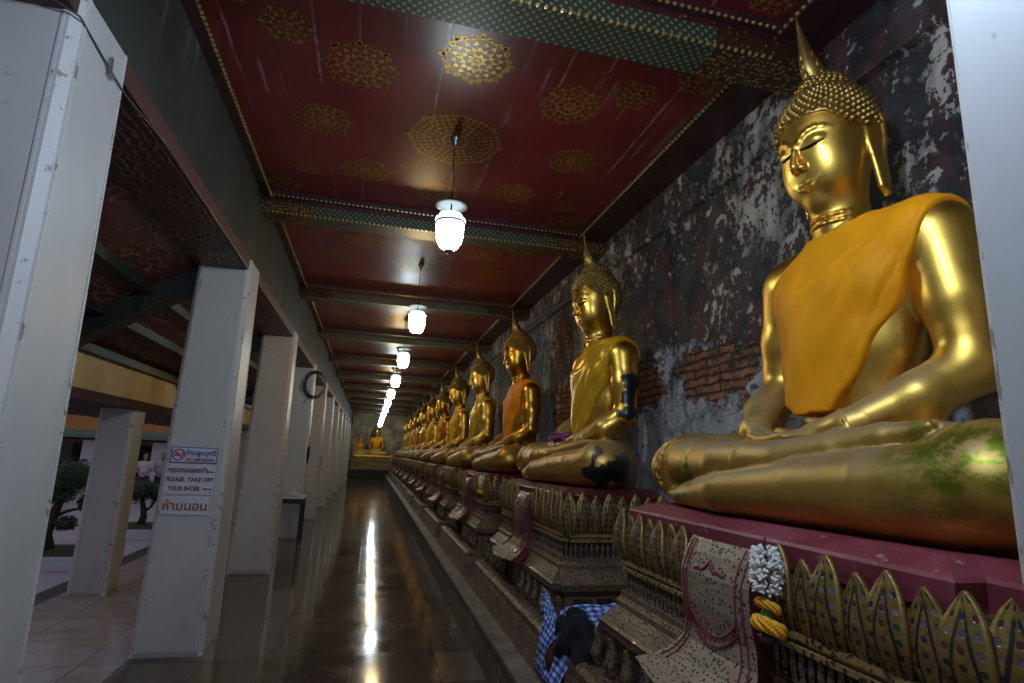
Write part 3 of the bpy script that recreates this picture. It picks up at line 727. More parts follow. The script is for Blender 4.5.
        K.chain([Hd(-.05, e * .178, .06), Hd(-.068, e * .18, .02), Hd(-.05, e * .176, -.05)], [.009, .009, .008], .006)
    def reach(l, z):
        for i in range(240):
            f = .26 - i * .001; p = np.array(Hd(f, l, z)); q = np.round((p - K.lo) / K.h).astype(int)
            if K.d[tuple(q)] < 0: return f
        return .12
    prof = {l: [reach(l, z) for z in (-.143, -.15, -.168, -.176)] for l in (0, .012, .032, .064)}
    for e in (-1, 1):
        K.chain([Hd(prof[.064][0] - .006, e * .064, -.1405), Hd(prof[.032][1] + .000, e * .034, -.1495), Hd(prof[.012][1] + .002, e * .012, -.1495), Hd(prof[0][1] + .003, 0, -.1525)], [.004, .0065, .009, .008], .005)
        K.chain([Hd(prof[.064][0] - .006, e * .062, -.144), Hd(prof[.032][2] + .002, e * .03, -.1705), Hd(prof[0][3] + .003, 0, -.1775)], [.004, .008, .0105], .006)
    K.chain([Hd(.190, 0, .022), Hd(.205, 0, -.02), Hd(.226, 0, -.08)], [.0115, .0125, .0185], .010)
    K.cone(Hd(-.03, 0, -.08), C(.03, 0, 1.06), .105, .118, .05)
    for zz, rr in ((1.235, .097), (1.205, .099)):
        for q in range(24):
            K.cone((-.055 + rr * math.cos(2 * PI * q / 24), rr * math.sin(2 * PI * q / 24), zz + .012 * math.cos(2 * PI * q / 24)), (-.055 + rr * math.cos(2 * PI * (q + 1) / 24), rr * math.sin(2 * PI * (q + 1) / 24), zz + .012 * math.cos(2 * PI * (q + 1) / 24)), .004, .004, .012)
    V3, Q3 = K.nets()
    def face_f(l, z):          # how far the face surface reaches forward at (l, z)
        for i in range(200):
            p = np.array(Hd(.26 - i * .001, l, z)); q = (p - K.lo) / K.h; a = q.astype(int); w = q - a; v = 0
            for c in ((0, 0, 0), (0, 0, 1), (0, 1, 0), (0, 1, 1), (1, 0, 0), (1, 0, 1), (1, 1, 0), (1, 1, 1)):
                v += K.d[a[0] + c[0], a[1] + c[1], a[2] + c[2]] * np.prod([w[k] if c[k] else 1 - w[k] for k in range(3)])
            if v < 0: return .26 - i * .001
        return .15
    P['body'] = mesh_np('body', np.concatenate([V1, V2, V3]), np.concatenate([Q1, Q2 + len(V1), Q3 + len(V1) + len(V2)]), M['gold'])
    # half-closed eyes
    P['eye'] = []
    for e in (-1, 1):
        mb = MB(); up, lo = [], []
        for i in range(13):
            t = -1 + i / 6; l = .066 + t * .047; f = face_f(l, -.0135) + .0035; zc = -.0135 + .010 * max(t, 0) ** 1.5 - .003 * (1 - t * t)
            w = .0066 * (1 - t * t) ** .6 + .0008
            up.append(Hd(f, e * l, zc + w)); lo.append(Hd(f - .001, e * l, zc - w))
        bk = [Hd(.12, e * (.066 + (-1 + i / 6) * .043), -.0135) for i in range(13)]
        mb.loft([up, lo, bk], closed=False); mb.loft([bk, up], closed=False)
        P['eye'].append(mb.mesh('eye', M['eye'], True))
    # hair cap and snail curls
    cap = Field((-.30, -.27, 1.40), (.30, .27, 1.97), .008)
    cap.ell(Hd(-.028, 0, .062), (.215, .193, .222), .03, RT); cap.ell(Hd(-.045, 0, .245), (.105, .105, .085), .07, RT)
    gx, gy, gz = cap.grid(); f3 = -(gx - hc[0]); l3 = gy - hc[1]; z2 = gz - hc[2]
    f2 = f3 * cp - l3 * sp; hl = f3 * sp + l3 * cp; hf = f2 * ct - z2 * st; hz = f2 * st + z2 * ct
    line = lambda hf, hl: np.where(hf > -.03, .062 + (hf + .03) * .33 - .9 * np.maximum(np.abs(hl) - .12, 0), .062 + (hf + .03) * 1.35)
    cap.d = np.maximum(cap.d, (line(hf, hl) - hz) * .9)
    V, Q = cap.nets(); P['hair'] = (V, Q)
    mb = MB(); n = 900; ga = PI * (3 - 5 ** .5)
    def curl(p, nn, r):
        p = np.array(p); nn = np.array(nn) / np.linalg.norm(nn); a = np.cross(nn, (0.3, .1, 1)); a /= np.linalg.norm(a); b = np.cross(nn, a); rings = []
        for rr, h in ((1, -.2), (.92, .35), (.6, .8), (.25, 1.1)): rings.append([p + (a * math.cos(2 * PI * i / 7) + b * math.sin(2 * PI * i / 7)) * r * rr + nn * r * h for i in range(7)])
        mb.loft(rings)
    for i in range(n):
        zz = 1 - 2 * (i + .5) / n; rr = (1 - zz * zz) ** .5; d = np.array((rr * math.cos(ga * i), rr * math.sin(ga * i), zz))
        pf, pl, pz = d[0] * .215 - .028, d[1] * .193, d[2] * .222 + .062
        if pz < float(line(np.array(pf), np.array(pl))) + .006: continue
        if (pf + .045) ** 2 + pl ** 2 < .112 ** 2 and pz > .1: continue
        nn = d / np.array((.215, .193, .222)); t = Hd(pf + nn[0], pl + nn[1], pz + nn[2]); s0 = Hd(pf, pl, pz)
        curl(s0, np.array(t) - np.array(s0), .0148)
    n = 130
    for i in range(n):
        zz = 1 - (i + .5) / n * 1.0; rr = (1 - zz * zz) ** .5; d = np.array((rr * math.cos(ga * i), rr * math.sin(ga * i), zz)); pf, pl, pz = d[0] * .112 - .045, d[1] * .112, d[2] * .092 + .245
        if d[2] > .95: continue
        s0 = Hd(pf, pl, pz); t = Hd(pf + d[0], pl + d[1], pz + d[2]); curl(s0, np.array(t) - np.array(s0), .0145)
    k = len(V); cv = np.array(mb.v); P['hair'] = None
    me = bpy.data.meshes.new('hair'); fs = [tuple(int(i) for i in q) for q in Q] + [tuple(i + k for i in f) for f in mb.f]
    me.from_pydata([tuple(p) for p in V] + mb.v, [], fs); me.materials.append(M['gold_hair']); me.polygons.foreach_set('use_smooth', [True] * len(me.polygons)); me.update(); P['hair'] = me
    # flame finial
    b0 = np.array(Hd(-.045, 0, .325)); mb = MB(); prof = [(.036, -.02), (.05, 0), (.056, .03), (.058, .055), (.05, .09), (.036, .13), (.025, .18), (.015, .235), (.007, .29), (.001, .33)]
    mb.lathe([(r, z * 1.0) for r, z in prof], tuple(b0), 16, 0, 1, .7, bend=lambda z: (-.40 * z + .35 * z * z, 0))
    for a, s in ((0, 1), (PI, 1), (PI / 2, .8), (-PI / 2, .8)):
        for q in range(3): mb.ball((b0[0] + math.cos(a) * (.052 - q * .008) - .38 * (.02 + q * .045), b0[1] + math.sin(a) * (.036 - q * .006), b0[2] + .02 + q * .045), (.017 - q * .003, .017 - q * .003, .026), 8, 6)
    P['flame_finial'] = mb.mesh('flame_finial', M['gold_hair'], True)
    # cloth sash : thickened torso skin limited to the draped region
    Rb = Field((-.36, -.60, .30), (.30, .46, 1.30), .007); torso(Rb); Rb.cone(C(-.01, -.375, 1.02), C(-.01, -.395, .93), .124, .118, .045)
    x, y, z = Rb.grid(); f = -x; l = y
    fold = .006 * np.sin(26 * (l * .83 + z * .55) + 5 * z) + .005 * np.sin(47 * (l * .75 + z * .45) + 3 * f + 1.3 * np.sin(8 * z)) + .004 * np.sin(70 * l + 16 * z)
    low = np.clip((.86 - z) / .4, 0, 1); fan = .004 * np.sin(34 * np.arctan2(l + .42, np.maximum(1.2 - z, .02)) ) * np.clip((1.12 - z) / .3, 0, 1); hem = np.interp(z.ravel(), [.34, .38, .50, .62, .72, .81, .90, .98, 1.08, 1.16, 1.35], [.0, -.03, -.115, -.19, -.245, -.295, -.345, -.39, -.435, -.455, -.46])[None, None, :]; d = Rb.d - .016 - fold * low - fan * (1 - low * .6) + .007 * np.exp(-((l - hem - .034) / .008) ** 2)
    # the cloth hangs free in front of the belly
    hang = np.sqrt(((f - .03) / .20) ** 2 + ((l - .08) / (.22 + .0 * z)) ** 2) - 1; hang = np.maximum(hang * .16 - fold * low, np.abs(z - .62) - .30)
    kk = .05; hh = np.maximum(kk - np.abs(d - hang), 0) / kk; d = np.minimum(d, hang) - hh * hh * kk * .25
    near = np.interp(z.ravel(), [.34, .38, .50, .62, .72, .81, .90, .98, 1.08, 1.16, 1.35], [.0, -.03, -.115, -.19, -.245, -.295, -.345, -.39, -.435, -.455, -.46])[None, None, :] + .004 * np.sin(30 * z)
    back = np.clip(.0 - f, 0, 1)
    e_near = near - l + back * .0
    top = 1.285 - np.where(l > -.10, (l + .10) * .66, (-.10 - l) * .0) ; e_top = (z - top) * .8
    e_neck = .155 - np.sqrt((f - .03) ** 2 + l ** 2 + (z - 1.235) ** 2)
    bot = .395 + .25 * np.abs(l - .05) + .010 * np.sin(40 * l); e_bot = bot - z
    e_far = l - np.interp(z.ravel(), [.36, .42, .72, .9, 1.3], [.17, .21, .27, .42, .46])[None, None, :]
    Rb.d = np.maximum.reduce([d, e_near + 0 * d, e_top + 0 * d, e_neck + 0 * d, e_bot + 0 * d, e_far + 0 * d]).astype(np.float32)
    V, Q = Rb.nets(); V = relax(V, Q, 4); P['robe'] = mesh_np('robe', V, Q, ROBE['saffron'])
    # folded hem along the near edge
    return P
SP = statue_parts()
SX, SZ, SY, STEP = 1.90, 1.312, 1.89, 2.70
XF, HW = 1.26, .93
slab_front = ['on the nearest red slab, bright saffron robe, cut by the right pillar', 'with black patches on arm and knee and purple flowers in its lap', 'with narrow orange sash, third from the camera', ]
snames = ['third', 'fourth', 'fifth', 'sixth', 'seventh', 'eighth', 'ninth', 'tenth', 'eleventh', 'twelfth']
first = thing('seated_statue', (SX, SY, SZ), 'large gilded seated statue in bright saffron robe, nearest of the row', 'statue', 'row of seated gilded statues')
for nm in ('body', 'hair', 'flame_finial', 'robe'): link(nm, SP[nm], first)
for me in SP['eye']: link('eye', me, first)
robes = ['saffron', 'ochre', 'orange', 'ochre', 'gold', 'orange', 'gold', 'ochre', 'saffron', 'gold', 'orange', 'ochre']
for k in range(1, 12):
    s = copy_tree(first, (SX, SY + STEP * k, SZ))
    s['label'] = 'gilded seated statue with black worn patches on its arm and knee' if k == 1 else 'gilded seated statue, %s from the camera in the row along the wall' % snames[k - 2]
    for ch in s.children:
        n = ch.name.split('.')[0]
        if n == 'robe': own_mat(ch, ROBE[robes[k]])
        if n == 'body': own_mat(ch, M['gold_black'] if k == 1 else (M['gold_deep'] if k in (2, 5, 8) else M['gold']))
    s.scale = (1, 1, 1 + .012 * math.sin(k * 2.3))
    s.rotation_euler = (0, 0, .03 * math.sin(k * 1.7))
for ch in first.children:
    if ch.name.split('.')[0] == 'body': own_mat(ch, M['gold_green'])

# ------------------------------------------------------------------ pedestals
# local frame : origin below the statue at (SX, y, 0); front is -x
FX = XF - SX; BX = 1.97 - SX
def foot(d, red=.07):
    """footprint ring at offset d with one redent at each front corner"""
    x0 = FX - d; h = HW + d
    return [(x0, -(h - red)), (x0 + red, -(h - red)), (x0 + red, -h), (BX, -h), (BX, h), (x0 + red, h), (x0 + red, h - red), (x0, h - red)]
def tiers(mb, prof, mi=0, red=.05):
    mb.loft([[(p[0], p[1], z) for p in foot(d, red)] for d, z in prof][::1], mi)
def petal_mesh(w, h, tip=.0, bulge=.035):
    mb = MB(); nu, nv = 9, 13; g0 = []
    for layer in (0, 1):
        for j in range(nv):
            v = j / (nv - 1); half = w * .5 * (min(1, .62 + 1.3 * v) if v < .45 else (1 - ((v - .45) / .55) ** 2.1) * .99 + .01)
            bow = bulge * math.sin(PI * min(v * 1.05, 1)) ** .8 + .018 * max(0, v - .8) / .2
            for i in range(nu):
                u = -1 + 2 * i / (nu - 1); rib = .010 * (1 - u * u) + (.006 if abs(u) > .8 else 0)
                g0.append((-(bow + rib) + layer * .016, u * half, v * h))
    fs = []; uv = []
    for layer in (0, 1):
        for j in range(nv):
            for i in range(nu): uv.append((i / (nu - 1), j / (nv - 1)))
    A = nu * nv
    for j in range(nv - 1):
        for i in range(nu - 1):
            a = j * nu + i; fs.append((a, a + nu, a + nu + 1, a + 1)); fs.append((A + a, A + a + 1, A + a + nu + 1, A + a + nu))
        for i in (0, nu - 1):
            a = j * nu + i; q = (a, A + a, A + a + nu, a + nu); fs.append(q if i == 0 else q[::-1])
    mb.add(g0, fs, 0, uv); return mb.mesh('lotus_petal', M['petal'], True)
PM = [petal_mesh(.118, .228), petal_mesh(.105, .212, bulge=.02)]
def petal_spots():
    """(x, y, rz) along front (two flanks of the apron) and both sides"""
    out = []; x = FX + .010
    for sg in (-1, 1):
        n = 7
        for i in range(n): out.append((x, sg * (.285 + i * .0965), 0, i % 2))
    for sg in (-1, 1):
        out.append((x + .035, sg * (HW - .012), sg * -PI / 4, 0))
        for i in range(7): out.append((x + .115 + i * .094, sg * (HW - .010), sg * -PI / 2, i % 2))
    return out
def apron_mesh():
    mb = MB(); rows = [(1.235, FX - .005, .205), (1.19, FX - .035, .205), (1.12, FX - .062, .205), (1.02, FX - .06, .205), (.94, FX - .045, .208), (.88, FX - .05, .218), (.83, FX - .085, .245), (.79, FX - .14, .285), (.765, FX - .195, .33)]
    n = 15; fr = []; bk = []
    for j, (z, x, hw) in enumerate(rows):
        for i in range(n):
            u = -1 + 2 * i / (n - 1); dip = (1 - abs(u)) * .035 if j == len(rows) - 1 else 0
            fr.append((x - .02 * (1 - u * u) - dip, u * hw, z - dip * .3))
            bk.append((x + .055, u * hw, z - .02 if j > 5 else z))
    A = len(fr); fs = []; uv = [(i / (n - 1), j / (len(rows) - 1)) for j in range(len(rows)) for i in range(n)] * 2; mi = []
    mbf = []
    for j in range(len(rows) - 1):
        for i in range(n - 1):
            a = j * n + i; mbf.append(((a, a + n, a + n + 1, a + 1), 0)); mbf.append(((A + a, A + a + 1, A + a + n + 1, A + a + n), 1))
        for i in (0, n - 1):
            a = j * n + i; q = (a, A + a, A + a + n, a + n); mbf.append((q if i == 0 else q[::-1], 1))
    for i in range(n - 1):
        a = i; mbf.append(((a, a + 1, A + a + 1, A + a), 1)); a = (len(rows) - 1) * n + i; mbf.append(((a + 1, a, A + a, A + a + 1), 1))
    mb.add(fr + bk, [q for q, _ in mbf], 0, uv); mb.mi = [m for _, m in mbf]
    # red painted mouldings along the rim
    def P(z, u, off=.004):
        for j in range(len(rows) - 1):
            if rows[j][0] >= z >= rows[j + 1][0]:
                t = (rows[j][0] - z) / (rows[j][0] - rows[j + 1][0]); x = rows[j][1] + t * (rows[j + 1][1] - rows[j][1]); hw = rows[j][2] + t * (rows[j + 1][2] - rows[j][2])
                return (x - .02 * (1 - u * u) - off, u * hw, z)
    for sg in (-1, 1):
        for k in (.86, .72): mb.tube([P(z, sg * k) for z in np.linspace(1.23, .80, 16)], .0032, 6, 2)
        mb.tube([P(1.17 - .05 * abs(t) ** .5 * (1 if abs(t) < .6 else .7), sg * t * .45) for t in np.linspace(0, 1, 6)], .0045, 6, 2)
        for z0 in (.93, .90): mb.tube([P(z0 + .07 * t * t, sg * t * .70) for t in np.linspace(0, 1, 7)], .0042, 6, 2)
    return mb.mesh('apron', [M['mosaic_grey'], M['dark_red'], M['sign_maroon']], False)
def pedestal_protos():
    D = {}
    mb = MB(); tiers(mb, [(.235, .29), (.215, .36), (.205, .44), (.185, .50), (.165, .515), (.12, .52)], 0, .03)
    mb.loft([[(p[0], p[1], z) for p in foot(d, .03)] for d, z in [(.20, .475), (.20, .505), (.175, .525), (.14, .53), (.12, .515)]], 1)
    D['base_panel'] = mb.mesh('base_panel', [M['brown_panel'], M['mosaic_dark']])
    mb = MB(); tiers(mb, [(.06, .50), (.06, .62), (.05, .66), (.085, .70), (.085, .73)], 0)
    for sg in (-1, 1):
        for i in range(5):
            y = sg * (.2 + i * .17); mb.box((FX - .072, y - .055, .535), (FX - .055, y + .055, .65), 1)
            mb.tube([(FX - .085, y + sg * .085, .53), (FX - .10, y + sg * .085, .58), (FX - .085, y + sg * .085, .64), (FX - .10, y + sg * .085, .69)], [.02, .03, .022, .012], 8, 0)
        for i in range(4):
            x = FX + .1 + i * .16; mb.box((x - .05, sg * (HW + .055) - .01, .535), (x + .05, sg * (HW + .055) + .017, .65), 1)
    D['plinth_tier'] = mb.mesh('plinth_tier', [M['mosaic_dark'], M['recess']])
    mb = MB(); tiers(mb, [(.085, .725), (.09, .738), (.075, .75), (.02, .815), (.02, .84), (.005, .86), (.005, .885)], 0)
    D['sloping_deck'] = mb.mesh('sloping_deck', [M['mosaic_deck']])
    mb = MB(); tiers(mb, [(-.03, .88), (-.03, .985)], 0)
    pts = foot(-.018, .05)
    for i in range(len(pts)):
        a, b = Vector(pts[i]), Vector(pts[(i + 1) % 8])
        if a.x > BX - .01 and b.x > BX - .01: continue
        L = (b - a).length; n = max(1, int(L / .036))
        for q in range(n):
            p = a + (b - a) * ((q + .5) / n); mb.tube([(p.x, p.y, .885), (p.x, p.y, .905), (p.x, p.y, .93), (p.x, p.y, .965), (p.x, p.y, .98)], [.012, .007, .012, .008, .013], 6, 1)
    D['baluster_band'] = mb.mesh('baluster_band', [M['recess'], M['mosaic_dark']])
    mb = MB(); tiers(mb, [(-.015, .972), (.004, .98), (.004, .995), (-.012, 1.0), (-.012, 1.008), (.004, 1.012), (.002, 1.03), (-.03, 1.035)], 0)
    D['moulding'] = mb.mesh('moulding', [M['mosaic']])
    mb = MB(); tiers(mb, [(-.05, 1.03), (-.025, 1.10), (-.02, 1.15), (-.035, 1.20)], 0)
    D['lotus_core'] = mb.mesh('lotus_core', [M['petal_back']])
    mb = MB(); tiers(mb, [(-.05, 1.17), (-.022, 1.20), (-.014, 1.268), (-.022, 1.278), (-.08, 1.304), (-.10, SZ)], 0, .09)
    D['slab'] = mb.mesh('slab', [M['red_slab']])
    D['apron'] = apron_mesh()
    return D
PD = pedestal_protos(); spots = petal_spots()
plabs = ['ornate mosaic pedestal under the nearest statue, white jasmine garland hanging on it', 'ornate mosaic pedestal under the statue with black patches, beside the checked cloth']
for k in range(12):
    y = SY + STEP * k
    p = thing('lotus_pedestal', (SX, y, 0), plabs[k] if k < 2 else 'ornate mosaic lotus pedestal, %s from the camera' % snames[k - 2], 'pedestal', 'mosaic pedestals of the seated statues')
    for nm, me in PD.items():
        o = link(nm, me, p)
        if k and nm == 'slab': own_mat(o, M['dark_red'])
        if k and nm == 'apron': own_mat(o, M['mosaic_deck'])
    for (x, yy, rz, t) in spots:
        o = link('lotus_petal', PM[t], p, (x, yy, 1.025)); o.rotation_euler = (0, 0, rz); o.scale = (1, 1, (1.05 if k == 0 else 1.2) + .03 * math.sin(yy * 37 + k))

# ------------------------------------------------------------------ hanging lamps
def lamp_protos():
    D = {}
    D['glass_shade'] = MB().lathe([(.002, -.168), (.03, -.163), (.06, -.145), (.082, -.11), (.094, -.06), (.097, 0), (.096, .045), (.085, .05)], n=28).mesh('glass_shade', LAMP['cool'], True)
    D['glass_neck'] = MB().lathe([(.085, .048), (.104, .044), (.108, .055), (.104, .068), (.088, .072), (.08, .10), (.03, .106)], n=28).mesh('glass_neck', M['neck_glow'], True)
    mb = MB().lathe([(.0975, .028), (.103, .03), (.103, .044), (.0975, .046)], n=28); D['ring'] = mb.mesh('ring', M['metal'], True)
    D['bottom_cap'] = MB().lathe([(.0, -.19), (.018, -.186), (.034, -.170), (.036, -.160), (.02, -.158)], n=16).mesh('bottom_cap', M['metal'], True)
    D['smoke_bell'] = MB().lathe([(.012, .188), (.06, .182), (.108, .166), (.111, .160), (.06, .173), (.012, .179)], n=28).mesh('smoke_bell', M['bell'], True)
    mb = MB().tube([(0, 0, .1), (0, 0, .26)], .006); mb.tube([(0, 0, .26), (.006, 0, .36), (-.004, .004, .48), (0, 0, .60), (0, 0, .69)], .0035); mb.ball((0, 0, .20), (.013, .013, .02))
    D['cord'] = mb.mesh('cord', M['black_rubber'], True)
    D['ceiling_hook'] = MB().lathe([(.004, .62), (.012, .63), (.02, .66), (.035, .68), (.04, .694)], n=14).mesh('ceiling_hook', M['metal'], True)
    return D
LP = lamp_protos(); LZ = 3.055
lnames = ['nearest', 'second', 'third', 'fourth', 'fifth', 'sixth', 'seventh', 'eighth', 'ninth', 'tenth', 'eleventh']
for k in range(-1, 11):  # the last lamp is an extra one, added to brighten the end wall
    warm = k in (1, 3, 5, 7)
    lab = 'lit glass pendant lamp above the camera' if k < 0 else ('%s lit glass pendant lamp along the red ceiling, %s white light' % (lnames[k], 'warm' if warm else 'cool'))
    t = thing('pendant_lamp', (.41, 3.76 + BAY * k, LZ), lab, 'lamp', 'pendant lamps along the gallery')
    for nm, me in LP.items():
        o = link(nm, me, t)
        if nm == 'glass_shade': own_mat(o, LAMP['day'] if k < 0 else LAMP['warm' if warm else 'cool'])

# ------------------------------------------------------------------ notice boards on the second column
def text(s, size, mat, parent, x, z, name='lettering', sx=1.0, y=-.0125):
    cu = bpy.data.curves.new(name, 'FONT'); cu.body = s; cu.size = size; cu.align_x = 'CENTER'; cu.align_y = 'CENTER'; cu.extrude = .0012; cu.offset = size * .022
    o = bpy.data.objects.new(name, cu); COL.objects.link(o); dg = bpy.context.evaluated_depsgraph_get(); dg.update()
    me = bpy.data.meshes.new_from_object(o.evaluated_get(dg)); bpy.data.objects.remove(o)
    me.name = name; me.materials.clear(); me.materials.append(mat)
    me.transform(Matrix.Translation((x, y, z)) @ Matrix.Rotation(PI / 2, 4, 'X') @ Matrix.Diagonal((sx, 1, 1, 1)))
    return link(name, me, parent)
def board(w, h, frame=None):
    mb = MB().box((-w / 2, -.01, -h / 2), (w / 2, 0, h / 2))
    if frame:
        for a, b in (((-w / 2, -h / 2), (w / 2, -h / 2 + frame)), ((-w / 2, h / 2 - frame), (w / 2, h / 2)), ((-w / 2, -h / 2), (-w / 2 + frame, h / 2)), ((w / 2 - frame, -h / 2), (w / 2, h / 2))):
            mb.box((a[0], -.0115, a[1]), (b[0], -.01, b[1]), 1)
    return mb
sy = 4.905
s = thing('notice_board', (-1.305, sy + .016, 1.423), 'small white no smoking notice with blue border, topmost on the column', 'sign', rz=0)
board(.325, .118, .006).build('panel', [M['sign_white'], M['sign_blue']], s)
mb = MB()
def arc(mb, cx, cz, r0, r1, n=32, mi=0, y=-.0125):
    for i in range(n):
        a, b = 2 * PI * i / n, 2 * PI * (i + 1) / n
        mb.add([(cx + r0 * math.cos(a), y, cz + r0 * math.sin(a)), (cx + r1 * math.cos(a), y, cz + r1 * math.sin(a)), (cx + r1 * math.cos(b), y, cz + r1 * math.sin(b)), (cx + r0 * math.cos(b), y, cz + r0 * math.sin(b))], [(0, 1, 2, 3)], mi)
arc(mb, -.108, 0, .036, .045)
mb.add([(-.142, -.0128, .026), (-.135, -.0128, .033), (-.074, -.0128, -.026), (-.081, -.0128, -.033)], [(3, 2, 1, 0)])
mb.add([(-.140, -.0122, -.008), (-.096, -.0122, -.008), (-.096, -.0122, .004), (-.140, -.0122, .004)], [(0, 1, 2, 3)], 1)
for q in range(3): mb.add([(-.09 + q * .008, -.0122, -.008), (-.085 + q * .008, -.0122, -.008), (-.085 + q * .008 + .004, -.0122, .02), (-.09 + q * .008 + .004, -.0122, .02)], [(0, 1, 2, 3)], 1)
mb.build('pictogram', [M['sign_red'], M['sign_blue']], s)
text('ห้ามสูบบุหรี่', .050, M['sign_blue'], s, .045, .016, sx=.95); text('NO SMOKING', .034, M['sign_red'], s, .045, -.035, sx=.92)
s = thing('notice_board', (-1.312, sy + .013, 1.245), 'white notice asking to take off shoes, middle one on the column', 'sign')
mb = board(.345, .225)
for sx in (-1, 1):
    for sz in (-1, 1): mb.ball((sx * .155, -.011, sz * .097), (.004, .003, .004), 6, 4, 1)
mb.build('panel', [M['sign_white'], M['dark_wood']], s)
text('กรุณาถอดรองเท้า', .052, M['sign_maroon'], s, -.022, .064, sx=.76); text('PLEASE, TAKE OFF', .044, M['sign_maroon'], s, .0, -.005, sx=.92); text('YOUR SHOES.', .044, M['sign_maroon'], s, -.03, -.072, sx=.82)
mb = MB()
for x, z in ((.142, .055), (.135, -.072)):
    mb.box((x - .022, -.0125, z - .004), (x + .028, -.010, z + .004)); mb.add([(x - .036, -.0125, z), (x - .018, -.0125, z - .011), (x - .018, -.0125, z + .011)], [(0, 1, 2)])
mb.build('arrow', M['sign_maroon'], s)
s = thing('notice_board', (-1.318, sy + .0105, 1.052), 'white board with large rust orange lettering, lowest on the column', 'sign')
board(.325, .135).build('panel', [M['sign_white']], s); text('ห้ามนอน', .088, M['sign_orange'], s, 0, -.008, sx=1.05)

# ------------------------------------------------------------------ things around the columns
mb = MB(); pts = []
tag(MB().tube([(-1.16, 1.975, 2.945), (-1.098, 2.02, 2.93), (-1.094, 2.2, 2.905), (-1.092, 2.40, 2.885), (-1.10, 2.9, 2.94), (-1.105, 4.9, 2.945)], .004, 6).build('cord', M['black_rubber']), 'thin dark cord strung across the top of the nearest column', 'cord')
tag(MB().box((-1.094, 2.24, 2.87), (-1.084, 2.256, 2.94)).box((-1.09, 2.24, 2.865), (-1.075, 2.27, 2.88)).build('cord_clip', M['metal']), 'small metal clip holding the cord on the nearest column', 'clip')
t = thing('side_table', (-1.22, 10.45, 0), 'small dark table with a white top between the columns', 'table')
MB().box((-.2, -.23, .70), (.24, .2, .728)).build('table_top', M['white'], t)
MB().box((-.19, -.215, .62), (.225, -.195, .70)).box((.20, -.215, .62), (.22, .18, .70)).build('table_apron', M['dark_wood'], t)
for x in (-.175, .205):
    for y in (-.205, .165): MB().prism([(x - .022, y - .022), (x + .022, y - .022), (x + .022, y + .022), (x - .022, y + .022)], 2, 0, .70).build('leg', M['dark_wood'], t)
b = thing('cloth_bundle', (-1.22, 10.42, .728), 'rounded cloth bundle lying on the small dark table', 'bundle')
MB().lathe([(.11, 0), (.145, .012), (.13, .03), (.075, .06), (.06, .09), (.02, .10)], n=20, sy=.8).build('bundle', M['shirt2'], b, smooth=True)
F0 = Field((-.2, -.2, -.05), (.2, .2, .2), .02)
mb = MB()
for q, (r, dx) in enumerate(((.20, 0), (.185, .015), (.21, -.012), (.17, .0))):
    mb.tube([(dx + r * math.cos(2 * PI * i / 28) * .9, -.012 * q + .008 * math.sin(i + q), r * math.sin(2 * PI * i / 28) * 1.2) for i in range(29)], .009, 6)
mb.tube([(-.06, 0, -.2), (-.12, 0, -.27), (-.17, 0, -.36)], .007, 6)
tag(mb.build('cable_coil', M['black_rubber'], None, (-1.06, 10.782, 2.645)), 'black cable coil hanging high on a white column', 'cable')
mb = MB().tube([(0, 0, .22), (0, 0, .06)], .004, 6); mb.loft([[(dx * 1, dy, z) for dx, dy in ((-.012 * s, -.02 * s), (.012 * s, -.02 * s), (.012 * s, .02 * s), (-.012 * s, .02 * s))] for z, s in ((.07, .6), (.03, 1.6), (-.1, 1.9), (-.2, 1.2), (-.24, .5))])
tag(mb.build('folded_umbrella', M['black_cloth'], None, (-1.06, 10.85, 1.5)), 'slim dark folded bundle hanging on a white column', 'bundle')
s = thing('paper_notice', (-1.055, 13.95, 1.27), 'small white paper notice with black lines on a far column', 'sign')
MB().box((-.004, -.12, -.13), (0, .12, .13)).box((-.12, -.0, -.13), (-.0, .004, .13)).build('paper', M['sign_white'], s)
MB().box((0, -.1, .02), (.002, .1, .06)).box((0, -.1, -.08), (.002, .1, -.04)).build('printed_lines', M['black_rubber'], s)

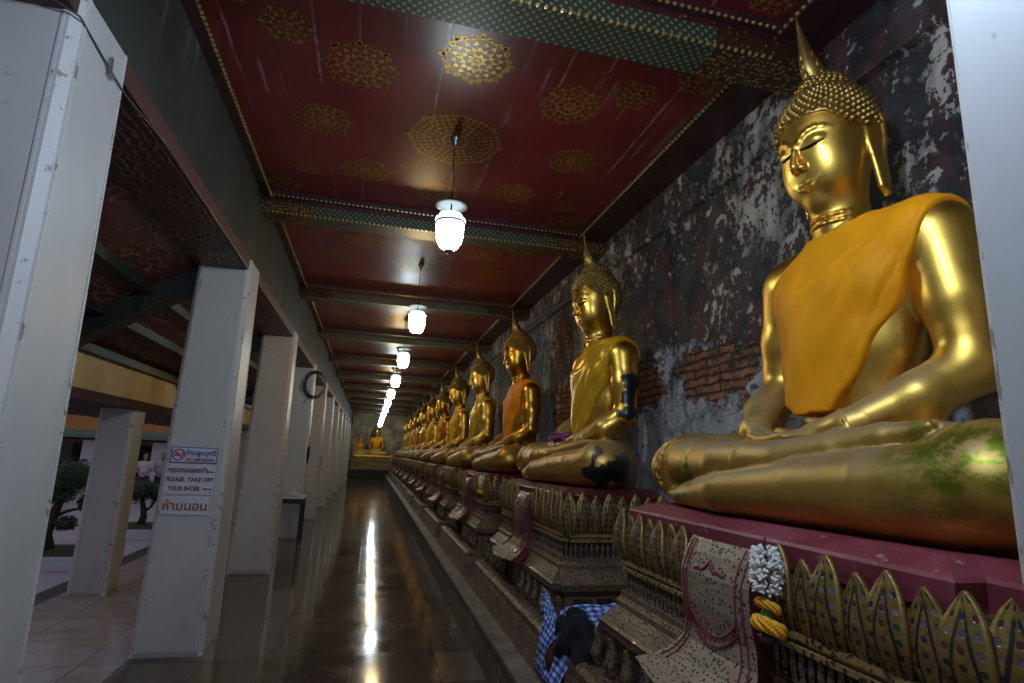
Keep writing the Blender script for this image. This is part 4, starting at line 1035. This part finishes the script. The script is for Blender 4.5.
# ------------------------------------------------------------------ offerings
def jasmine(mb, c, r, h, n=90):
    for i in range(n):
        a = rng.uniform(0, 2 * PI); z = rng.uniform(0, h); t = rng.uniform(-.5, .9); rr = r * (.55 + .45 * math.sin(PI * (z / h * .8 + .1)))
        p0 = Vector((c[0] + .4 * rr * math.cos(a), c[1] + .4 * rr * math.sin(a), c[2] + z)); d = Vector((math.cos(a), math.sin(a), t)).normalized(); p1 = p0 + d * (rr * .62 + .006); 
        mb.tube([p0, p0 + d * (rr * .35), p1, p1 + d * .006], [.0016, .0045, .0052, .001], 5)
def garland(loc, label, s=1.0, white=True):
    t = thing('flower_garland', loc, label, 'garland')
    mb = MB().tube([(0, 0, .16), (0, 0, -.14)], .003, 6); mb.build('string', M['ribbon'], t)
    if white: mb = MB(); jasmine(mb, (0, 0, .0), .040 * s, .125 * s, 280); mb.build('jasmine_bunch', M['jasmine'], t, smooth=True)
    def mari(z, rr, ry, th):
        mb = MB()
        for i in range(40):
            a = 2 * PI * i / 40
            for j in range(5):
                b = 2 * PI * j / 5 + i; p = (rr * math.cos(a) + th * .6 * math.cos(b) * math.cos(a), ry * math.sin(a) + th * .6 * math.cos(b) * math.sin(a), z + th * .8 * math.sin(b) - .010 * math.cos(a * 1)); mb.ball(p, (th * .55, th * .55, th * .4), 6, 4)
        mb.build('marigold_ring', M['marigold'], t, smooth=True)
    mari(-.032, .018, .034, .012); mari(-.088, .024, .040, .019)
    mb = MB().lathe([(.006, -.085), (.024, -.075), (.018, -.05), (.008, -.03), (.012, -.01), (.004, 0)], n=10, sy=1.1); mb.build('leaf_cup', M['green_leaf'], t, smooth=True)
    mb = MB().lathe([(.004, -.14), (.024, -.13), (.032, -.115), (.018, -.105)], n=10); mb.build('ribbon_tail', M['ribbon'], t, smooth=True)
    return t
garland((1.175, 1.565, 1.135), 'white jasmine garland with two yellow marigold rings on the nearest pedestal', 1.0)
garland((1.235, 6.42, 1.20), 'small marigold garland hanging on the third pedestal', .7)
t = thing('flower_offering', (1.51, 4.59, 1.312 + .375), 'purple orchid garland lying in the lap of the second statue', 'flowers')
mb = MB()
for i in range(170):
    a = rng.uniform(-1, 1); p = (rng.uniform(-.05, .05) + .03 * a * a, a * .17, rng.uniform(-.015, .03) - .03 * a * a); d = rng.normal(size=3) * .012
    mb.ball((p[0] + d[0] * .4, p[1] + d[1] * .4, p[2] + d[2] * .3), (.012, .012, .007), 5, 4)
mb.build('orchid_blossoms', M['purple'], t)
for p in [(-.05, -.15, .0), (.02, .12, .0), (-.04, .02, .02)]: pass

# checked cloth and black bag stuffed between the first two pedestals
def sheet(name, rows, mat, thick=.006, parent=None, smooth=True):
    nv, nu = len(rows), len(rows[0]); mb = MB(); mb.add([p for r in rows for p in r], [(j * nu + i, j * nu + i + 1, (j + 1) * nu + i + 1, (j + 1) * nu + i) for j in range(nv - 1) for i in range(nu - 1)], 0, [(i / (nu - 1), j / (nv - 1)) for j in range(nv) for i in range(nu)])
    o = mb.build(name, mat, parent, smooth=True); m = o.modifiers.new('thickness', 'SOLIDIFY'); m.thickness = thick; return o
def cloth_rows(path, width, nu=24, amp=.012, seed=0, taper=None):
    """ribbon of cloth following a path, spread along the given per-point side vector"""
    rows = []; n = len(path)
    for j, (p, sd) in enumerate(path):
        p = Vector(p); sd = Vector(sd); r = []
        for i in range(nu):
            u = -1 + 2 * i / (nu - 1); w = amp * (math.sin(u * 9 + seed + j * .35) + .6 * math.sin(u * 17 + j * .6 + seed * 2))
            r.append(p + sd * u + Vector((-w, w * .3, w * .8)))
        rows.append(r)
    return rows
def interp(path, n):
    out = []
    for k in range(n):
        t = k / (n - 1) * (len(path) - 1); i = min(int(t), len(path) - 2); f = t - i
        out.append((Vector(path[i][0]).lerp(Vector(path[i + 1][0]), f), Vector(path[i][1]).lerp(Vector(path[i + 1][1]), f)))
    return out
t = thing('checked_cloth', (0, 0, 0), 'blue and white checked cloth stuffed between two pedestals', 'cloth')
pa = interp([((1.52, 2.98, .76), (.02, .05, .02)), ((1.38, 3.02, .745), (.03, .07, .0)), ((1.27, 3.10, .69), (.02, .10, .02)), ((1.17, 3.2, .63), (.0, .15, .02)), ((1.10, 3.22, .54), (.0, .16, .0)), ((1.06, 3.2, .42), (0, .17, 0)), ((1.03, 3.2, .32), (0, .19, 0))], 30)
sheet('draped_sheet', cloth_rows(pa, 1, 26, .012, 1), M['check'], .006, t)
pb = interp([((1.14, 3.62, .585), (.02, .03, .03)), ((1.10, 3.55, .66), (.03, .05, .05)), ((1.12, 3.45, .67), (.0, .07, .04)), ((1.09, 3.36, .60), (.0, .09, .02)), ((1.045, 3.34, .48), (0, .08, 0)), ((1.03, 3.38, .33), (0, .07, 0))], 24)
sheet('knotted_end', cloth_rows(pb, 1, 16, .012, 3), M['check'], .006, t)
t = thing('black_bag', (1.15, 3.10, .585), 'black cloth bag lying on the checked cloth', 'bag')
FB = Field((-.2, -.28, -.22), (.26, .36, .26), .011)
FB.ell((0, .0, .02), (.085, .12, .10), .03); FB.ell((.0, -.10, -.03), (.07, .13, .075), .04); FB.ell((-.02, .18, .0), (.05, .07, .06), .02); FB.ell((-.03, -.17, -.09), (.045, .075, .045), .03); FB.ell((-.06, .02, -.05), (.06, .10, .05), .02)
x, y, z = FB.grid(); FB.d = FB.d + .010 * np.sin(34 * y + 22 * z) + .009 * np.sin(44 * z + 20 * x - 19 * y) + .005 * np.sin(80 * y - 40 * z)
V, Q = FB.nets(); link('bag_body', mesh_np('bag_body', V, Q, M['black_cloth']), t)
t2 = thing('red_cloth', (1.07, 3.27, .44), 'dark red cloth bunched under the black bag', 'cloth')
FB = Field((-.14, -.2, -.14), (.16, .2, .14), .011); FB.ell((0.02, 0, 0), (.06, .11, .06), .03); FB.ell((0.02, .03, -.06), (.05, .09, .05), .03); x, y, z = FB.grid(); FB.d = FB.d + .008 * np.sin(40 * y + 9 * z)
V, Q = FB.nets(); link('folds', mesh_np('folds', V, Q, M['dark_red_cloth']), t2)

# ------------------------------------------------------------------ altar at the far end
t = thing('altar', (.15, 33.6, 0), 'stepped golden altar at the far end of the gallery', 'altar')
MB().box((-1.2, -.5, 0), (1.2, 1.4, .55)).build('plinth', M['recess'], t)
MB().box((-1.25, -.55, .55), (1.25, 1.4, .66)).box((-1.1, -.4, .66), (1.1, 1.4, .95)).build('lower_tier', M['mosaic'], t)
MB().box((-1.15, -.45, .95), (1.15, 1.4, 1.04)).box((-.95, -.3, 1.04), (.95, 1.4, 1.25)).build('upper_tier', M['mosaic'], t)
MB().box((-1.02, -.38, 1.25), (1.02, 1.4, 1.34)).build('altar_top', M['gold'], t)
s = copy_tree(first, (.32, 34.4, 1.34)); s.rotation_euler = (0, 0, PI / 2); s.scale = (.85, .85, .86); s['label'] = 'golden seated statue on the stepped altar closing the gallery'; s['group'] = 'altar statues'
s = copy_tree(first, (-.62, 33.9, 1.34)); s.rotation_euler = (0, 0, PI / 2); s.scale = (.4, .4, .55); s['label'] = 'small golden statue left of the bigger one on the far altar'; s['group'] = 'altar statues'

# ------------------------------------------------------------------ courtyard
def planter(x, y, w, d, label):
    t = thing('planter', (x, y, -.42), label, 'planter')
    MB().box((-w, -d, 0), (w, -d + .09, .2)).box((-w, d - .09, 0), (w, d, .2)).box((-w, -d + .09, 0), (-w + .09, d - .09, .2)).box((w - .09, -d + .09, 0), (w, d - .09, .2)).build('rim', M['lilac_white'], t, bevel=.012)
    mb = MB(); n = 10; g0 = [[(-w + .09 + (2 * w - .18) * i / n, -d + .09 + (2 * d - .18) * j / n, .17 + .05 * math.sin(PI * i / n) * math.sin(PI * j / n) + rng.uniform(-.01, .01)) for i in range(n + 1)] for j in range(n + 1)]
    mb.add([p for r in g0 for p in r], [(j * (n + 1) + i, j * (n + 1) + i + 1, (j + 1) * (n + 1) + i + 1, (j + 1) * (n + 1) + i) for j in range(n) for i in range(n)]); mb.build('soil', M['soil'], t, smooth=True)
def bonsai(x, y, label, trunk, pads, seed):
    r = np.random.default_rng(seed); t = thing('bonsai_tree', (x, y, -.21), label, 'tree')
    t.scale = (.9, .9, .88)
    mb = MB()
    for pts, rs in trunk: mb.tube(pts, rs, 9)
    mb.build('trunk', M['bark'], t, smooth=True)
    for c, rad in pads:
        mb = MB(); mb.ball(c, tuple(q * .8 for q in rad), 12, 8)
        for i in range(int(420 * (rad[0] / .3) ** 1.4) + 80):
            d = r.normal(size=3); d /= np.linalg.norm(d); p = Vector(c) + Vector((d[0] * rad[0], d[1] * rad[1], d[2] * rad[2])) * r.uniform(.8, 1.06); n = Vector(d + r.normal(size=3) * .5).normalized(); a = n.cross(Vector(r.normal(size=3))).normalized(); b = n.cross(a); s = r.uniform(.022, .036)
            mb.add([p - a * s, p + b * s * .6 + n * s * .2, p + a * s, p - b * s * .6 + n * s * .2], [(0, 1, 2, 3)])
        mb.build('foliage_pad', M['leaf'], t)
planter(-4.75, 11.0, .75, .75, 'white planter kerb under the larger bonsai tree')
bonsai(-4.85, 11.0, 'larger bonsai tree with several round leaf pads behind the nearest column', [([(0, 0, 0), (-.06, 0, .25), (-.02, 0, .5), (.04, 0, .75), (.10, 0, 1.0)], [.12, .095, .085, .07, .05]), ([(-.05, 0, .3), (-.2, .03, .5), (-.22, 0, .8)], [.06, .05, .03]), ([(0, 0, .55), (.2, 0, .66), (.42, 0, .72)], [.04, .03, .02])],
       [((.14, 0, 1.28), (.42, .42, .34)), ((.02, 0, .95), (.26, .28, .16)), ((.47, 0, .82), (.13, .16, .17)), ((.24, -.05, .45), (.18, .18, .13)), ((-.28, 0, .85), (.2, .2, .3))], 3)
planter(-4.55, 14.2, .8, .8, 'white planter kerb under the smaller bonsai tree')
bonsai(-4.62, 14.2, 'smaller bonsai tree with one dense round crown by the notice column', [([(0, 0, 0), (.04, 0, .2), (.0, 0, .4), (-.06, 0, .62)], [.09, .075, .06, .05]), ([(.02, 0, .3), (.16, 0, .42), (.25, 0, .62)], [.04, .03, .025])],
       [((-.1, 0, .82), (.36, .36, .27)), ((.26, 0, .78), (.24, .24, .22))], 4)
# building across the court
YB = 24.5
b = thing('cloister_building', (-10, YB, -.42), 'long low cloister with white columns and orange tiled roof across the courtyard', 'building')
MB().box((-12, 2.4, 0), (6.5, 2.6, 4.5)).build('back_wall', M['pale_wall'], b)
MB().box((-12, -.4, 1.96), (6.5, .2, 2.06)).build('eave_beam', M['maroon_beam'], b)
MB().prism([(-.75, 2.03), (-.3, 2.22), (-.3, 2.32), (-.75, 2.13)], 0, -12, 6.5).build('roof_border', M['roof_green'], b)
MB().prism([(-.3, 2.22), (1.4, 2.95), (1.4, 3.05), (-.3, 2.34)], 0, -12, 6.5).build('roof', M['roof_orange'], b)
MB().box((-12, 1.4, 2.9), (6.5, 1.6, 3.2)).build('ridge', M['white'], b)
MB().prism([(1.5, 3.1), (1.6, 6), (3.3, 6), (3.3, 3.1)], 0, -12, 6.5).build('upper_storey', M['recess'], b)
MB().box((-12, -.5, 0), (6.5, 2.4, .12)).build('step', M['court'], b)
for px in (-9.2, -6.9, -4.55, -2.3, .05, 2.35, 4.6): MB().box((px - .27, -.25, .12), (px + .27, .3, 1.96)).build('column', M['white'], b, bevel=.03)
for px in (-8.2, -5.9, -3.55, -1.3, 1.05, 3.35, 5.6): MB().box((px - .3, 2.3, .12), (px + .3, 2.42, 1.8)).build('doorway', M['recess'], b)

# two people far across the court
def person(loc, rz, label, shirt, long_hair, folded):
    t = thing('person', loc, label, 'person', rz=rz)
    t.scale = (.94, .94, .94)
    def legs(F, d=0):
        for e in (-1, 1): F.chain([(0, e * .085, .86), (.01, e * .095, .48), (0, e * .10, .07)], [.09 + d, .06 + d, .045 + d], .02)
    def trunk(F, d=0):
        F.ell((0, 0, .92), (.105 + d, .15 + d, .12), .05); F.ell((0, 0, 1.1), (.095 + d, .13 + d, .16), .05); F.ell((0, 0, 1.27), (.10 + d, .16 + d, .14), .05); F.cone((0, -.14, 1.36), (0, .14, 1.36), .05 + d, .05 + d, .04)
    def arms(F, d=0, up=False):
        for e in (-1, 1):
            F.chain([(0, e * .18, 1.35), (.01, e * .22, 1.22)] if up else [(0, e * .18, 1.35), (.0, e * .22, 1.1)], [.05 + d, .045 + d] if up else [.048 + d, .038 + d], .02)
            if not up: F.chain([(.0, e * .22, 1.1), (-.17, e * .04 if folded else e * .06, 1.0 if not folded else 1.12)], [.038, .026], .02); F.ell((-.19, e * .035, .99 if not folded else 1.12), (.035, .04, .03), .02)
    F = Field((-.3, -.35, 0), (.3, .35, 1.72), .016)
    legs(F); trunk(F); arms(F); F.cone((0, 0, 1.38), (-.01, 0, 1.5), .05, .048, .03); F.ell((-.01, 0, 1.585), (.09, .073, .112), .02); F.ell((-.04, 0, 1.53), (.055, .05, .05), .02); F.cone((-.095, 0, 1.60), (-.115, 0, 1.565), .01, .014, .01)
    for e in (-1, 1): F.cone((.0, e * .1, .05), (-.15, e * .11, .03), .045, .035, .02); F.ell((0.0, e * .075, 1.58), (.015, .012, .03), .01)
    V, Q = F.nets(); link('body', mesh_np('body', V, Q, M['skin']), t)
    F = Field((-.3, -.35, .75), (.3, .35, 1.5), .016); trunk(F, .014); arms(F, .016, True); z = F.grid()[2]; F.d = np.maximum(F.d, np.maximum(.86 - z, z - 1.425) + 0 * F.d); V, Q = F.nets(); link('shirt', mesh_np('shirt', V, Q, shirt), t)
    F = Field((-.3, -.3, 0), (.3, .3, 1.1), .016); legs(F, .016); F.ell((0, 0, .9), (.115, .16, .13), .05); z = F.grid()[2]; F.d = np.maximum(F.d, np.maximum(.09 - z, z - .98) + 0 * F.d); V, Q = F.nets(); link('jeans', mesh_np('jeans', V, Q, M['jeans']), t)
    F = Field((-.2, -.2, 1.1), (.25, .2, 1.8), .014); F.ell((.018, 0, 1.605), (.098, .086, .115), .02)
    if long_hair:
        for e in (-1, 0, 1): F.cone((.03, e * .07, 1.6), (.03, e * .105, 1.28), .05, .045, .03)
    x, y, z = F.grid(); F.d = np.maximum(F.d, np.minimum(-(x + .045), 1.635 - z) + 0 * F.d) if not long_hair else np.maximum(F.d, np.minimum(-(x + .05), 1.63 - z) + 0 * F.d); V, Q = F.nets(); link('hair', mesh_np('hair', V, Q, M['hair']), t)
person((-7.08, 21.3, -.42), PI / 2 + .1, 'person in white shirt and jeans with long dark hair across the courtyard', M['shirt'], True, False)
person((-6.72, 21.75, -.42), PI / 2 - .1, 'person in grey shirt with short dark hair standing across the courtyard', M['shirt2'], False, False)

# ------------------------------------------------------------------ light
w = bpy.data.worlds.new('dusk_sky'); SC.world = w; w.use_nodes = True; nt = w.node_tree; bg = nt.nodes['Background']
bg.inputs['Color'].default_value = (.72, .72, .92, 1); bg.inputs['Strength'].default_value = .25
SC.view_settings.view_transform = 'Standard'; SC.view_settings.look = 'None'; SC.view_settings.exposure = .12; SC.view_settings.gamma = 1; SC.view_settings.use_curve_mapping = False
